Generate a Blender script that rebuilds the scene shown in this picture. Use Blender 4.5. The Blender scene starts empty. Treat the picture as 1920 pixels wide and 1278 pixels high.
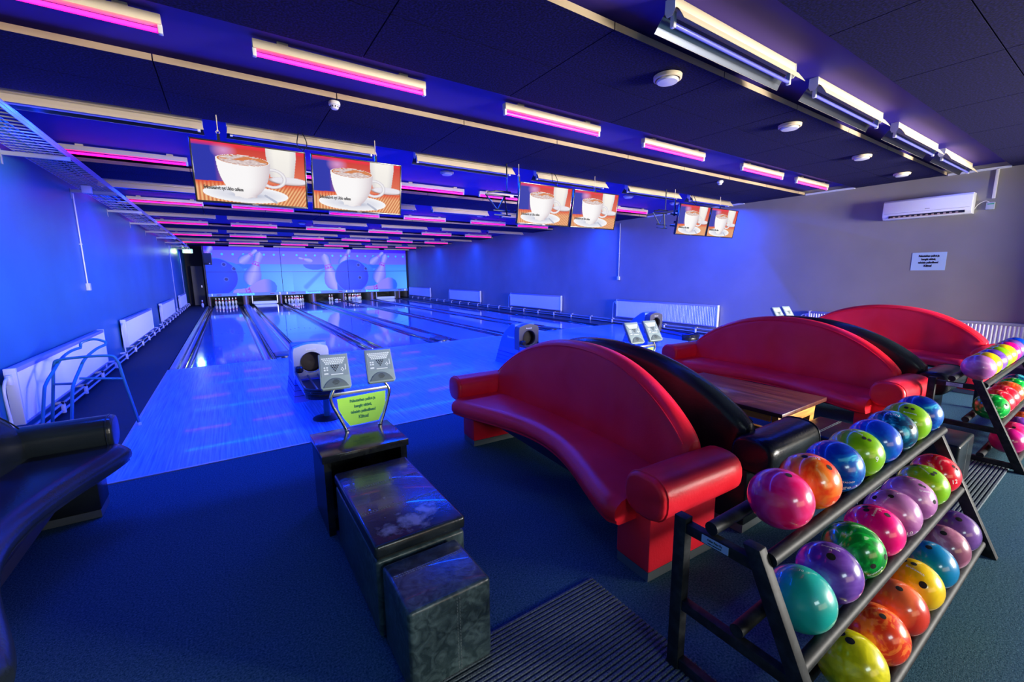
import bpy, bmesh, math, random
from mathutils import Vector, Matrix, Euler, noise
random.seed(7)
D = bpy.data
S = bpy.context.scene
COL = S.collection
PI = math.pi
R = math.radians

# ------------------------------------------------------------------ camera
CX, CZ = 0.172, 1.588
FPX, YAW, PITCH, ROLL = 795.687, R(33.641), R(9.09), R(-.483)
def cam_axes():
    cy, sy, cp, sp = math.cos(YAW), math.sin(YAW), math.cos(PITCH), math.sin(PITCH)
    f = Vector((sy * cp, cy * cp, -sp)); r = Vector((cy, -sy, 0)); u = r.cross(f)
    cr, sr = math.cos(ROLL), math.sin(ROLL)
    return cr * r + sr * u, -sr * r + cr * u, f
_r, _u, _f = cam_axes()
cd = D.cameras.new('camera'); cam = D.objects.new('camera', cd); COL.objects.link(cam)
cd.sensor_fit = 'HORIZONTAL'; cd.sensor_width = 36; cd.lens = FPX / 1920 * 36; cd.clip_start = .02; cd.clip_end = 200
m = Matrix((( _r.x, _u.x, -_f.x, CX), (_r.y, _u.y, -_f.y, 0), (_r.z, _u.z, -_f.z, CZ), (0, 0, 0, 1)))
cam.matrix_world = m
S.camera = cam

# ------------------------------------------------------------------ world, exposure, large lights
w = D.worlds.new('world'); S.world = w; w.use_nodes = True
w.node_tree.nodes['Background'].inputs[0].default_value = (.02, .035, .09, 1)
w.node_tree.nodes['Background'].inputs[1].default_value = .3
S.view_settings.view_transform = 'Standard'; S.view_settings.look = 'None'
S.view_settings.gamma = 1; S.view_settings.use_curve_mapping = False
S.view_settings.exposure = 0.0

def area(name, loc, aim, sx, sy, energy, color, spread=180):
    l = D.lights.new(name, 'AREA'); l.shape = 'RECTANGLE'; l.size = sx; l.size_y = sy
    l.energy = energy; l.color = color; l.spread = R(spread)
    o = D.objects.new(name, l); COL.objects.link(o); o.location = loc
    d = Vector(aim).normalized()
    o.rotation_euler = d.to_track_quat('-Z', 'Y').to_euler()
    return o
BLUE = (.0, .052, 1)
OFF_ROWS = [1.80, 5.60, 9.75, 13.75, 17.9, 22.1, 26.1]
BLUE_E = [60, 860, 740, 560, 520, 480, 240]
for _y, _e in zip(OFF_ROWS, BLUE_E):
    area('tube_light', (4.3, _y + .02, 3.03), (0, .12, -1), 11.0, .07, _e, BLUE)
# daylight of the three-pane window in the wall behind the viewpoint, right of the camera
for _k in range(3):
    area('window_light', (7.15 + 1.15 * _k, -5.12, 1.6), (-.12, 1, -.10), .98, 1.7, 560, (1, .95, .88), 160)
# unseen lights added behind the viewpoint: a warm lamp and a cool fill
area('rear_fill_light', (2.2, -4.6, 1.3), (0, 1, .2), 3.0, 1.4, 42, (1, .70, .42))
area('rear_fill_light', (.9, -3.2, 2.1), (-.1, 1, -.35), 1.2, .6, 34, (.74, .96, 1))

# ------------------------------------------------------------------ materials
MATS = {}
def mat(name, col=(.5, .5, .5), rough=.5, metal=0, emit=None, estr=0, coat=0, spec=.5, alpha=None):
    if name in MATS: return MATS[name]
    m = D.materials.new(name); m.use_nodes = True
    b = m.node_tree.nodes['Principled BSDF']
    b.inputs['Base Color'].default_value = (*col, 1)
    b.inputs['Roughness'].default_value = rough; b.inputs['Metallic'].default_value = metal
    b.inputs['Coat Weight'].default_value = coat; b.inputs['Specular IOR Level'].default_value = spec
    if emit: b.inputs['Emission Color'].default_value = (*emit, 1); b.inputs['Emission Strength'].default_value = estr
    MATS[name] = m
    return m
def nt(m):
    t = m.node_tree
    return t.nodes, t.links, t.nodes['Principled BSDF']
def noise_mix(m, c1, c2, scale=(5, 5, 5), detail=4, lo=.35, hi=.65, dist=0, bump=0, rough=None, bscale=None, bdist=.01):
    N, L, b = nt(m)
    tc = N.new('ShaderNodeTexCoord'); mp = N.new('ShaderNodeMapping'); mp.inputs['Scale'].default_value = scale
    no = N.new('ShaderNodeTexNoise'); no.inputs['Scale'].default_value = 1; no.inputs['Detail'].default_value = detail
    no.inputs['Distortion'].default_value = dist
    cr = N.new('ShaderNodeValToRGB'); cr.color_ramp.elements[0].position = lo; cr.color_ramp.elements[1].position = hi
    cr.color_ramp.elements[0].color = (*c1, 1); cr.color_ramp.elements[1].color = (*c2, 1)
    L.new(tc.outputs['Object'], mp.inputs[0]); L.new(mp.outputs[0], no.inputs['Vector'])
    L.new(no.outputs['Fac'], cr.inputs[0]); L.new(cr.outputs[0], b.inputs['Base Color'])
    if bump:
        n2 = no
        if bscale:
            n2 = N.new('ShaderNodeTexNoise'); n2.inputs['Scale'].default_value = bscale; n2.inputs['Detail'].default_value = 4
            L.new(tc.outputs['Object'], n2.inputs['Vector'])
        bp = N.new('ShaderNodeBump'); bp.inputs['Strength'].default_value = bump; bp.inputs['Distance'].default_value = bdist
        L.new(n2.outputs['Fac'], bp.inputs['Height']); L.new(bp.outputs[0], b.inputs['Normal'])
    return m
carpet = noise_mix(mat('carpet', rough=.95, spec=.1), (.009, .049, .080), (.062, .148, .195), (120, 120, 60), 9, .34, .72, .3, .5, bscale=240)
walk = noise_mix(mat('walkway_carpet', rough=.7, spec=.3), (.018, .02, .026), (.03, .034, .042), (30, 30, 30), 5, .3, .7, 0, .2, bscale=300)
def wood_floor(name, c1, c2, rough, coat):
    m = noise_mix(mat(name, rough=rough, coat=coat), c1, c2, (70, 1.6, 1), 7, .28, .72, .2)
    MATS[name].node_tree.nodes['Principled BSDF'].inputs['Coat Roughness'].default_value = .04
    return m
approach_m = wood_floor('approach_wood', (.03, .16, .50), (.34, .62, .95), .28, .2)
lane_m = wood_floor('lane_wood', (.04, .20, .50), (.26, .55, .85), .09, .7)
wall_m = noise_mix(mat('wall_paint', rough=.42, spec=.4), (.275, .255, .225), (.315, .29, .255), (1.3, 1.3, 1.3), 3, .3, .7, 0, .05, bscale=60)
wall_b = noise_mix(mat('wall_blue_lit', rough=.38, spec=.4), (.03, .17, .27), (.04, .20, .31), (1.3, 1.3, 1.3), 3, .3, .7, 0, .05, bscale=60)  # tint of the blue lamps is mixed into the left wall's colour
dark_wall = mat('dark_wall', (.05, .045, .03), .7)
ceil_up = mat('upper_ceiling', (.07, .042, .30), .6, spec=.10)  # blue light falling on the ceiling is put into this colour
felt = noise_mix(mat('ceiling_felt', rough=.9, spec=.2), (.003, .002, .020), (.013, .009, .115), (70, 70, 70), 9, .40, .74, 0, .2)
fascia_m = mat('panel_edge', (.46, .34, .20), .7)
white_m = mat('white_enamel', (.82, .80, .76), .35)
beige_m = mat('beige_enamel', (.86, .70, .46), .5)
rad_m = mat('radiator_white', (.85, .85, .86), .35)
pink_m = mat('pink_tube', (.9, .1, .6), .3, emit=(1, .0, .11), estr=4.2)
uv_m = mat('blue_tube', (.2, .2, .6), .2, emit=(.05, .08, .75), estr=.3)
mirror_m = mat('mirror_reflector', (.10, .11, .14), .3, 1)
black_m = mat('black_plastic', (.012, .012, .014), .35)
blackmetal = noise_mix(mat('black_steel', rough=.5, metal=0, spec=.14), (.012, .014, .016), (.03, .034, .038), (25, 25, 25), 5, .45, .75)
chrome = mat('chrome', (.75, .77, .78), .18, 1)
alu = mat('aluminium', (.62, .66, .68), .28, .85)
steel_d = mat('dark_metal', (.09, .10, .11), .35, .7)
def leather(name, c1, c2, rough=.32):
    return noise_mix(mat(name, rough=rough, coat=0, spec=.28), c1, c2, (2.2, 2.2, 2.2), 3, .3, .7, .6, .25, bscale=70, bdist=.004)
red_l = leather('red_leather', (.90, .008, .020), (1.0, .028, .055), .38)
blk_l = leather('black_leather', (.006, .010, .013), (.014, .020, .025), .26)
ott_l = noise_mix(mat('scuffed_black_leather', rough=.33, coat=.1), (.020, .038, .044), (.085, .135, .145), (16, 16, 16), 10, .40, .78, 1.8, .5, bscale=38, bdist=.004)
plinth_m = mat('grey_plinth', (.09, .11, .12), .4)
stitch = mat('stitching', (.16, .19, .2), .7)
table_black = noise_mix(mat('black_laminate', rough=.17), (.010, .012, .014), (.03, .035, .036), (9, 9, 9), 6, .45, .8, .8)
cyanrail = mat('blue_lacquer', (.02, .16, .32), .3)
gutter_m = mat('gutter_black', (.035, .05, .065), .12, .2, coat=.5)
cap_m = mat('divider_blue', (.10, .22, .42), .22)
capdark = mat('divider_dark', (.03, .05, .06), .3)
hood_blue = mat('hood_blue', (.10, .22, .85), .35)
pin_w = mat('pin_white', (.85, .85, .85), .2, emit=(.55, .6, 1), estr=.0)
pin_r = mat('pin_red', (.75, .02, .06), .25)
txt_blk = mat('text_black', (.01, .01, .01), .6)
txt_wht = mat('text_white', (.9, .9, .9), .5)
hole_m = mat('finger_hole', (.004, .004, .004), .9)

# ------------------------------------------------------------------ mesh helpers
def box(bm, x0, x1, y0, y1, z0, z1, mi=0, bev=0, seg=2):
    vs = [bm.verts.new((x, y, z)) for x in (x0, x1) for y in (y0, y1) for z in (z0, z1)]
    F = [(0, 1, 3, 2), (4, 6, 7, 5), (0, 4, 5, 1), (2, 3, 7, 6), (0, 2, 6, 4), (1, 5, 7, 3)]
    fs = [bm.faces.new([vs[i] for i in f]) for f in F]
    for f in fs: f.material_index = mi
    if bev:
        es = list({e for f in fs for e in f.edges})
        r = bmesh.ops.bevel(bm, geom=es, offset=bev, segments=seg, profile=.5, affect='EDGES')
        for f in r['faces']: f.material_index = mi
    return fs
def rings(bm, loops, mi=0, caps=True, closed=False):
    vv = [[bm.verts.new(p) for p in l] for l in loops]
    n = len(vv[0]); k = len(vv)
    for i in range(k if closed else k - 1):
        a, b = vv[i], vv[(i + 1) % k]
        for j in range(n):
            f = bm.faces.new((a[j], a[(j + 1) % n], b[(j + 1) % n], b[j])); f.material_index = mi
    if caps and not closed:
        f = bm.faces.new(vv[0][::-1]); f.material_index = mi
        f = bm.faces.new(vv[-1]); f.material_index = mi
    return vv
def tube(bm, pts, r, n=8, mi=0, closed=False):
    P = [Vector(p) for p in pts]; k = len(P); L = []
    nrm = None
    for i, p in enumerate(P):
        if closed: t = (P[(i + 1) % k] - P[i - 1]).normalized()
        else: t = (P[min(i + 1, k - 1)] - P[max(i - 1, 0)]).normalized()
        if nrm is None:
            nrm = t.orthogonal().normalized()
        else:
            nrm = (nrm - t * nrm.dot(t)).normalized()
        b = t.cross(nrm)
        rr = r[i] if isinstance(r, (list, tuple)) else r
        L.append([p + (nrm * math.cos(2 * PI * j / n) + b * math.sin(2 * PI * j / n)) * rr for j in range(n)])
    rings(bm, L, mi, True, closed)
def smooth_path(pts, n=6):
    P = [Vector(p) for p in pts]; out = []
    for i in range(len(P) - 1):
        p0 = P[max(i - 1, 0)]; p1 = P[i]; p2 = P[i + 1]; p3 = P[min(i + 2, len(P) - 1)]
        for k in range(n):
            t = k / n
            out.append(.5 * ((2 * p1) + (p2 - p0) * t + (2 * p0 - 5 * p1 + 4 * p2 - p3) * t * t + (3 * p1 - p0 - 3 * p2 + p3) * t ** 3))
    out.append(P[-1]); return out
def lathe(bm, prof, n=20, c=(0, 0, 0), mi=0, axis='z', caps=True):
    L = []
    for r_, z in prof:
        l = []
        for j in range(n):
            a = 2 * PI * j / n; x, y = r_ * math.cos(a), r_ * math.sin(a)
            if axis == 'z': p = (c[0] + x, c[1] + y, c[2] + z)
            elif axis == 'y': p = (c[0] + x, c[1] + z, c[2] - y)
            else: p = (c[0] + z, c[1] + x, c[2] + y)
            l.append(p)
        L.append(l)
    return rings(bm, L, mi, caps)
def prism(bm, poly, axis, d0, d1, mi=0, bev=0):
    def mk(a, b, d):
        return {'x': (d, a, b), 'y': (a, d, b), 'z': (a, b, d)}[axis]
    v0 = [bm.verts.new(mk(a, b, d0)) for a, b in poly]; v1 = [bm.verts.new(mk(a, b, d1)) for a, b in poly]
    n = len(poly); fs = [bm.faces.new(v0[::-1]), bm.faces.new(v1)]
    for i in range(n): fs.append(bm.faces.new((v0[i], v0[(i + 1) % n], v1[(i + 1) % n], v1[i])))
    for f in fs: f.material_index = mi
    if bev:
        es = list({e for f in fs for e in f.edges})
        bmesh.ops.bevel(bm, geom=es, offset=bev, segments=2, profile=.5, affect='EDGES')
def BM(): return bmesh.new()
def obj(name, bm, mats, parent=None, smooth=35, loc=None, rot=None):
    me = D.meshes.new(name)
    bmesh.ops.recalc_face_normals(bm, faces=bm.faces)
    bm.to_mesh(me); bm.free()
    if not isinstance(mats, (list, tuple)): mats = [mats]
    for m_ in mats: me.materials.append(m_)
    if smooth:
        me.polygons.foreach_set('use_smooth', [True] * len(me.polygons))
        me.set_sharp_from_angle(angle=R(smooth))
    o = D.objects.new(name, me); COL.objects.link(o)
    if parent: o.parent = parent
    if loc: o.location = loc
    if rot: o.rotation_euler = rot
    return o
def tag(o, label, cat, group=None, kind=None):
    o['label'] = label; o['category'] = cat
    if group: o['group'] = group
    if kind: o['kind'] = kind
    return o
def thing(name, label, cat, loc=(0, 0, 0), rz=0, group=None):
    o = D.objects.new(name, None); COL.objects.link(o); o.location = loc; o.rotation_euler = (0, 0, rz)
    o.empty_display_size = .1
    return tag(o, label, cat, group)
def struct(name, bm, mats, smooth=0):
    o = obj(name, bm, mats, None, smooth); o['kind'] = 'structure'; return o
def copy_tree(o, parent=None):
    c = o.copy(); COL.objects.link(c)
    if parent: c.parent = parent
    for ch in list(o.children): copy_tree(ch, c)
    return c
def dup(root, loc, label, rz=None, group=None):
    c = copy_tree(root); c.location = loc; c['label'] = label
    if rz is not None: c.rotation_euler = (0, 0, rz)
    if group: c['group'] = group
    return c
_tc = {}
def text_mesh(body, size, bold=0, extrude=.0008, cx=True):
    key = (body, size, bold, cx)
    if key in _tc: return _tc[key]
    cu = D.curves.new('t', 'FONT'); cu.body = body; cu.size = size; cu.offset = bold; cu.extrude = extrude
    cu.resolution_u = 2
    cu.align_x = 'CENTER' if cx else 'LEFT'; cu.align_y = 'CENTER'
    to = D.objects.new('t', cu); COL.objects.link(to)
    bpy.context.view_layer.update()
    me = D.meshes.new_from_object(to.evaluated_get(bpy.context.evaluated_depsgraph_get()))
    D.objects.remove(to); D.curves.remove(cu)
    _tc[key] = me; return me
def text(name, body, size, mt, parent, loc, rot, bold=0, sx=1, cx=True, extrude=.0008):
    me = text_mesh(body, size, bold, extrude, cx).copy(); me.materials.clear(); me.materials.append(mt)
    me.name = name
    if sx != 1: me.transform(Matrix.Diagonal((sx, 1, 1, 1)))
    o = D.objects.new(name, me); COL.objects.link(o); o.parent = parent; o.location = loc; o.rotation_euler = rot
    return o
FACE_CAM = (PI / 2, 0, 0)   # text readable from -Y

# ------------------------------------------------------------------ room shell
XL, XR, YB, YE = -1.6, 10.12, -5.2, 29.6
F0, A0 = 9.13, 4.29      # foul line, start of the approach
ZP, ZU = 3.10, 3.185
b = BM(); box(b, XL, XR, YB, YE, -.25, -.13); box(b, XL, XR, YB, A0, -.13, 0)
floor_o = struct('floor', b, carpet)
b = BM(); box(b, XL, -.80, A0, YE, -.13, .002); struct('floor', b, walk)
b = BM(); box(b, -.78, XR, A0 + .012, F0, -.13, .004); struct('floor', b, approach_m)
b = BM(); box(b, -.78, XR, A0 - .012, A0 + .012, -.1, .009); box(b, -.80, -.78, A0 + .012, F0, -.1, .010); struct('trim_1', b, alu)
b = BM(); box(b, XL - .15, XL, YB, YE, -.25, ZU + .15); struct('wall_left', b, wall_b)
b = BM(); box(b, XR, XR + .15, YB, YE, -.25, ZU + .15); struct('wall_right', b, wall_m)
b = BM(); box(b, XL - .15, 6.55, YB - .15, YB, -.25, ZU + .15); box(b, 10.0, XR + .15, YB - .15, YB, -.25, ZU + .15)
box(b, 6.55, 10.0, YB - .15, YB, -.25, .7); box(b, 6.55, 10.0, YB - .15, YB, 2.5, ZU + .15); struct('wall_near', b, wall_m)
b = BM(); box(b, 9.35, XR - .001, -.42, -.30, 0, ZP - .002); struct('shade_wall', b, wall_m)  # unseen wall stub added to shade the near end of the right wall
b = BM(); box(b, XL - .15, XR + .15, YE, YE + .15, -.25, ZU + .15); struct('wall_far', b, dark_wall)
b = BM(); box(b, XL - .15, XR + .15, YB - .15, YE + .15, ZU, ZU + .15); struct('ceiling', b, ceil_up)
glass_lit = mat('window_daylight', (.8, .8, .8), .5, emit=(1, .93, .84), estr=7)
b = BM()
for k in range(3): box(b, 6.62 + 1.15 * k, 7.66 + 1.15 * k, YB - .08, YB - .06, .76, 2.44)
struct('window_1', b, glass_lit)
b = BM()
for k in range(4): box(b, 6.52 + 1.15 * k - (.03 if k else 0), 6.60 + 1.15 * k, YB - .1, YB + .02, .7, 2.5)
box(b, 6.52, 10.03, YB - .1, YB + .02, .70, .76); box(b, 6.52, 10.03, YB - .1, YB + .02, 2.44, 2.5)
struct('trim_2', b, white_m)
# hung ceiling panels: rows running across the hall, 1.24 m modules
def panel_rows(y0, rows, x0=XL + .04, x1=XR - .02):
    b = BM(); gap = .008
    xs = [x0] + [-.115 + 1.24 * k for k in range(-1, 9) if x0 + .05 < -.115 + 1.24 * k < x1 - .05] + [x1]
    for r_ in range(rows):
        for i in range(len(xs) - 1):
            fs = box(b, xs[i] + gap / 2, xs[i + 1] - gap / 2, y0 + .61 * r_ + gap / 2, y0 + .61 * (r_ + 1) - gap / 2, ZP, ZP + .045)
            if r_ == 0: fs[2].material_index = 1
    # hangers
    for x in xs[1:-1]:
        box(b, x - .02, x + .02, y0 + .58, y0 + .62, ZP + .045, ZU, 1)
    struct('ceiling', b, [felt, fascia_m])
panel_rows(-4.71, 10)      # up to 1.39
panel_rows(2.09, 2)
panel_rows(4.15, 2)
for y in (8.08, 12.2, 16.35, 20.5, 24.7): panel_rows(y, 2)
# light strip of wall capping that shows in the open bays
b = BM()
for y0, y1 in ((1.40, 2.08), (3.32, 4.14), (5.38, 8.06)): box(b, XR - .03, XR, y0, y1, ZP - .012, ZP + .02)
struct('trim_3', b, mat('capping_white', (.75, .78, .8), .4))
b = BM(); box(b, XL, XL + .015, YB, YE, 0, .09); struct('baseboard_left', b, mat('baseboard_dark', (.05, .055, .07), .5))
b = BM(); box(b, XR - .015, XR, YB, YE, 0, .09); struct('baseboard_right', b, MATS['baseboard_dark'])

# ------------------------------------------------------------------ lanes
LX = [(-.46, .60), (1.35, 2.41), (2.91, 3.97), (4.72, 5.78), (6.28, 7.34), (8.09, 9.15)]
LE = 28.75
lane_desc = ['leftmost bowling lane beside the dark walkway, full set of pins at its end',
             'second bowling lane from the left, silver sweep bar lowered at its end',
             'third bowling lane from the left, red and white pins half hidden behind the divider',
             'fourth bowling lane from the left, only a few pins left standing',
             'fifth bowling lane from the left, second counted from the radiator wall',
             'rightmost bowling lane running beside the radiator wall']
def gutter_mesh(x0, x1):
    b = BM(); n = 10; w_ = x1 - x0
    prof = [(x0, .006)] + [(x0 + .012 + (w_ - .024) * (1 - math.cos(PI * i / n)) / 2, -.002 - .075 * math.sin(PI * i / n)) for i in range(n + 1)] + [(x1, .006), (x1, -.12), (x0, -.12)]
    prism(b, prof, 'y', F0 + .02, 27.18); return b
for i, (x0, x1) in enumerate(LX):
    t = thing('bowling_lane', lane_desc[i], 'bowling lane', ((x0 + x1) / 2, F0, 0))
    cx = (x0 + x1) / 2
    b = BM(); box(b, x0 - cx, x1 - cx, .012, LE - F0, -.12, .006)
    s = obj('lane_surface', b, lane_m, t, 0)
    b = BM()
    for k in range(7):
        yy = 4.6 + .16 * (3 - abs(k - 3)); xx = -.39 + .13 * k
        prism(b, [(xx - .018, yy), (xx + .018, yy), (xx, yy + .15)], 'z', .0062, .0068)
    obj('aiming_arrow', b, mat('arrow_ink', (.05, .06, .10), .3), s, 0)
    for gx0, gx1 in ((x0 - .235, x0), (x1, x1 + .235)):
        g = obj('gutter', gutter_mesh(gx0, gx1), gutter_m, t, 50, loc=(-cx, -F0, 0))
def divider(x0, x1, label, wide, nm='lane_divider'):
    b = BM()
    if wide:
        n = 8; prof = [(x0, -.11)] + [(x0 + (x1 - x0) * i / n, .012 + .020 * math.sin(PI * i / n)) for i in range(n + 1)] + [(x1, -.11)]
    else:
        prof = [(x0, -.11), (x0, .012), (x0 + .008, .02), (x1 - .008, .02), (x1, .012), (x1, -.11)]
    prism(b, prof, 'y', F0 + .03, 27.17)
    o = obj(nm, b, cap_m if wide else alu, None, 40); tag(o, label, 'lane divider')
    if wide:
        c = BM(); n = 10; xc = (x0 + x1) / 2; hw = (x1 - x0) / 2
        poly = [(x1, F0 + .62)] + [(xc + hw * math.cos(a), F0 + .12 - .1 * math.sin(a)) for a in [PI * k / n for k in range(n + 1)]] + [(x0, F0 + .62)]
        prism(c, poly, 'z', -.1, .045, bev=.008)
        obj('divider_end_cap', c, capdark, o, 40)
    return o
names = ['between the first and second lanes', 'between the third and fourth lanes', 'between the fifth and sixth lanes']
for k in range(3):
    x = LX[2 * k][1] + .235
    divider(x + .004, x + .276, 'wide blue capping over the ball return track ' + names[k], True)
divider(2.647, 2.673, 'thin metal divider strip between the second and third lanes', False)
divider(6.017, 6.043, 'thin metal divider strip between the fourth and fifth lanes', False)
divider(-.778, -.697, 'raised blue edge capping between the leftmost gutter and the walkway', False)
b = BM(); box(b, 9.388, XR - .02, F0 + .01, 27.08, -.12, .04); tag(obj('side_capping', b, capdark, None, 0), 'dark floor capping strip beside the rightmost gutter under the radiators', 'capping')

# pit, kickbacks, masking
pitw = mat('pit_dark', (.03, .03, .026), .8)
b = BM(); box(b, -.66, 10.02, 29.2, 29.24, -.1, 3.05); tag(obj('pit_curtain', b, noise_mix(mat('pit_curtain', rough=.7), (.01, .01, .012), (.12, .12, .10), (2, 2, 9), 4, .45, .75), None, 0), 'dark pit curtain behind the pins of all lanes', 'curtain')
KB = [(-.66, -.59, 'left end beside the walkway'), (.87, 1.10, 'between the first and second lanes'), (2.60, 2.72, 'between the second and third lanes'), (4.22, 4.46, 'between the third and fourth lanes'),
      (5.96, 6.08, 'between the fourth and fifth lanes'), (7.60, 7.84, 'between the fifth and sixth lanes'), (9.42, 9.54, 'right of the sixth lane')]
kb_br = noise_mix(mat('kickback_wood', rough=.5), (.20, .07, .025), (.34, .13, .05), (3, 3, 20), 4)
for x0, x1, d in KB:
    t = thing('kickback', 'brown kickback partition of the pin deck, ' + d, 'partition', ((x0 + x1) / 2, 27.2, 0))
    h = (x1 - x0) / 2
    b = BM(); box(b, -h, h, .03, 2.0, -.1, .55); obj('partition_body', b, mat('kick_body', (.10, .10, .09), .6), t, 0)
    b = BM(); box(b, -h, h, 0, .03, 0, .5); obj('end_board', b, kb_br, t, 0)
    b = BM(); box(b, -h * .35, h * .35, -.012, 0, .02, .48); obj('cover_strip', b, mat('strip_grey', (.4, .42, .42), .4), t, 0)
PF = [(0, .0287), (.003, .0287), (.02, .034), (.06, .049), (.1145, .0605), (.15, .056), (.19, .042), (.22, .029), (.25, .0235), (.28, .0245), (.31, .0285), (.343, .0323), (.365, .027), (.377, .015), (.381, .004)]
def pin_mesh():
    b = BM(); n = 14
    vv = lathe(b, [(r_, z) for z, r_ in PF], n)
    for f in b.faces:
        z = f.calc_center_median().z
        if .232 < z < .248 or .262 < z < .292: f.material_index = 1
    me_b = b; return me_b
pin0 = obj('bowling_pin', pin_mesh(), [pin_w, pin_r], None, 40)
PIN = [(0, 0)] + [(-.1525, .264), (.1525, .264)] + [(-.305, .528), (0, .528), (.305, .528)] + [(-.4575, .792), (-.1525, .792), (.1525, .792), (.4575, .792)]
first = True
rowname = {0: 'front', .264: 'row of two', .528: 'row of three', .792: 'back row of four'}
def put_pin(x, y, label, lying=False):
    global first
    o = pin0 if first else pin0.copy()
    if not first: COL.objects.link(o)
    first = False
    o.location = (x, y, .006)
    if lying: o.rotation_euler = (PI / 2, 0, .9); o.location = (x, y, .068)
    tag(o, label, 'bowling pin', 'pins standing at the ends of the lanes')
lane_w = {0: 'first', 2: 'third', 4: 'fifth'}
side = lambda dx, y: 'centre' if abs(dx) < .01 else ('%s%s' % ('far ' if abs(dx) > .4 else ('' if abs(dx) > .2 or y == .264 else 'inner '), 'left' if dx < 0 else 'right'))
for li in (0, 2, 4):
    cx = sum(LX[li]) / 2
    for dx, dy in PIN:
        nm_ = 'white with red neck, alone in front' if dy == 0 else 'red-necked, %s in the %s' % (side(dx, dy), rowname[dy])
        put_pin(cx + dx, 27.42 + dy, 'pin on the %s lane, %s' % (lane_w[li], nm_))
put_pin(5.25 + .1525, 28.21, 'left of the two pins left standing on the fourth lane')
put_pin(5.25 + .4575 - .16, 28.21, 'right of the two pins left standing on the fourth lane')
put_pin(5.62, 27.75, 'white pin lying on its side on the fourth lane', True)
for li, nm_ in ((1, 'second'), (5, 'sixth')):
    cx = sum(LX[li]) / 2
    t = thing('sweep_bar', 'silver sweep bar lowered across the end of the %s lane' % nm_, 'sweep bar', (cx, 27.25, 0))
    b = BM(); box(b, -.56, .56, 0, .03, .02, .17, bev=.006); obj('bar', b, mat('sweep_white', (.75, .77, .78), .35, emit=(.7, .85, 1), estr=.25), t, 0)
    for sx in (-.6, .6):
        b = BM(); box(b, sx - .02, sx + .02, 0, .03, .05, .5); obj('arm', b, alu, t, 0)

# mural
def lerp(a, b, t): t = max(0, min(1, t)); return tuple(a[i] + (b[i] - a[i]) * t for i in range(3))
def srgb(r_, g, bb):
    f = lambda c: (c / 255 / 12.92) if c <= 10 else ((c / 255 + .055) / 1.055) ** 2.4
    return (f(r_), f(g), f(bb))
def capsule(x, z, p, q, ra, rb):
    ax, az = q[0] - p[0], q[1] - p[1]; L2 = ax * ax + az * az
    t = max(0, min(1, ((x - p[0]) * ax + (z - p[1]) * az) / L2))
    rr = ra + (rb - ra) * t
    dx, dz = x - p[0] - ax * t, z - p[1] - az * t
    d = math.hypot(dx, dz) - rr
    sd = (ax * dz - az * dx) / math.sqrt(L2) / max(rr, .01)
    return d, t, sd
def pinshape(x, z, base, head):
    # base-centre -> head-centre; returns (inside, t, side)
    ax, az = head[0] - base[0], head[1] - base[1]; L = math.hypot(ax, az)
    ux, uz = ax / L, az / L
    dx, dz = x - base[0], z - base[1]
    t = (dx * ux + dz * uz) / L; s_ = (-dx * uz + dz * ux) / L
    pr = [(-.24, .0), (-.20, .14), (-.08, .27), (.1, .32), (.3, .285), (.5, .19), (.7, .125), (.85, .14), (1., .165), (1.10, .13), (1.17, 0)]
    if t < pr[0][0] or t > pr[-1][0]: return None
    for i in range(len(pr) - 1):
        if pr[i][0] <= t <= pr[i + 1][0]:
            w_ = pr[i][1] + (pr[i + 1][1] - pr[i][1]) * (t - pr[i][0]) / (pr[i + 1][0] - pr[i][0]); break
    if abs(s_) > w_: return None
    return t, s_ / max(w_, .001)
PINS = [((7.85, 2.36), (8.46, 2.86)), ((8.18, 1.35), (8.62, 2.62)), ((9.0, .93), (7.5, .62)), ((5.55, 1.05), (5.15, 2.55)), ((6.08, 2.25), (6.48, 2.98)), ((4.32, 2.40), (3.80, 2.53))]
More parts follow.
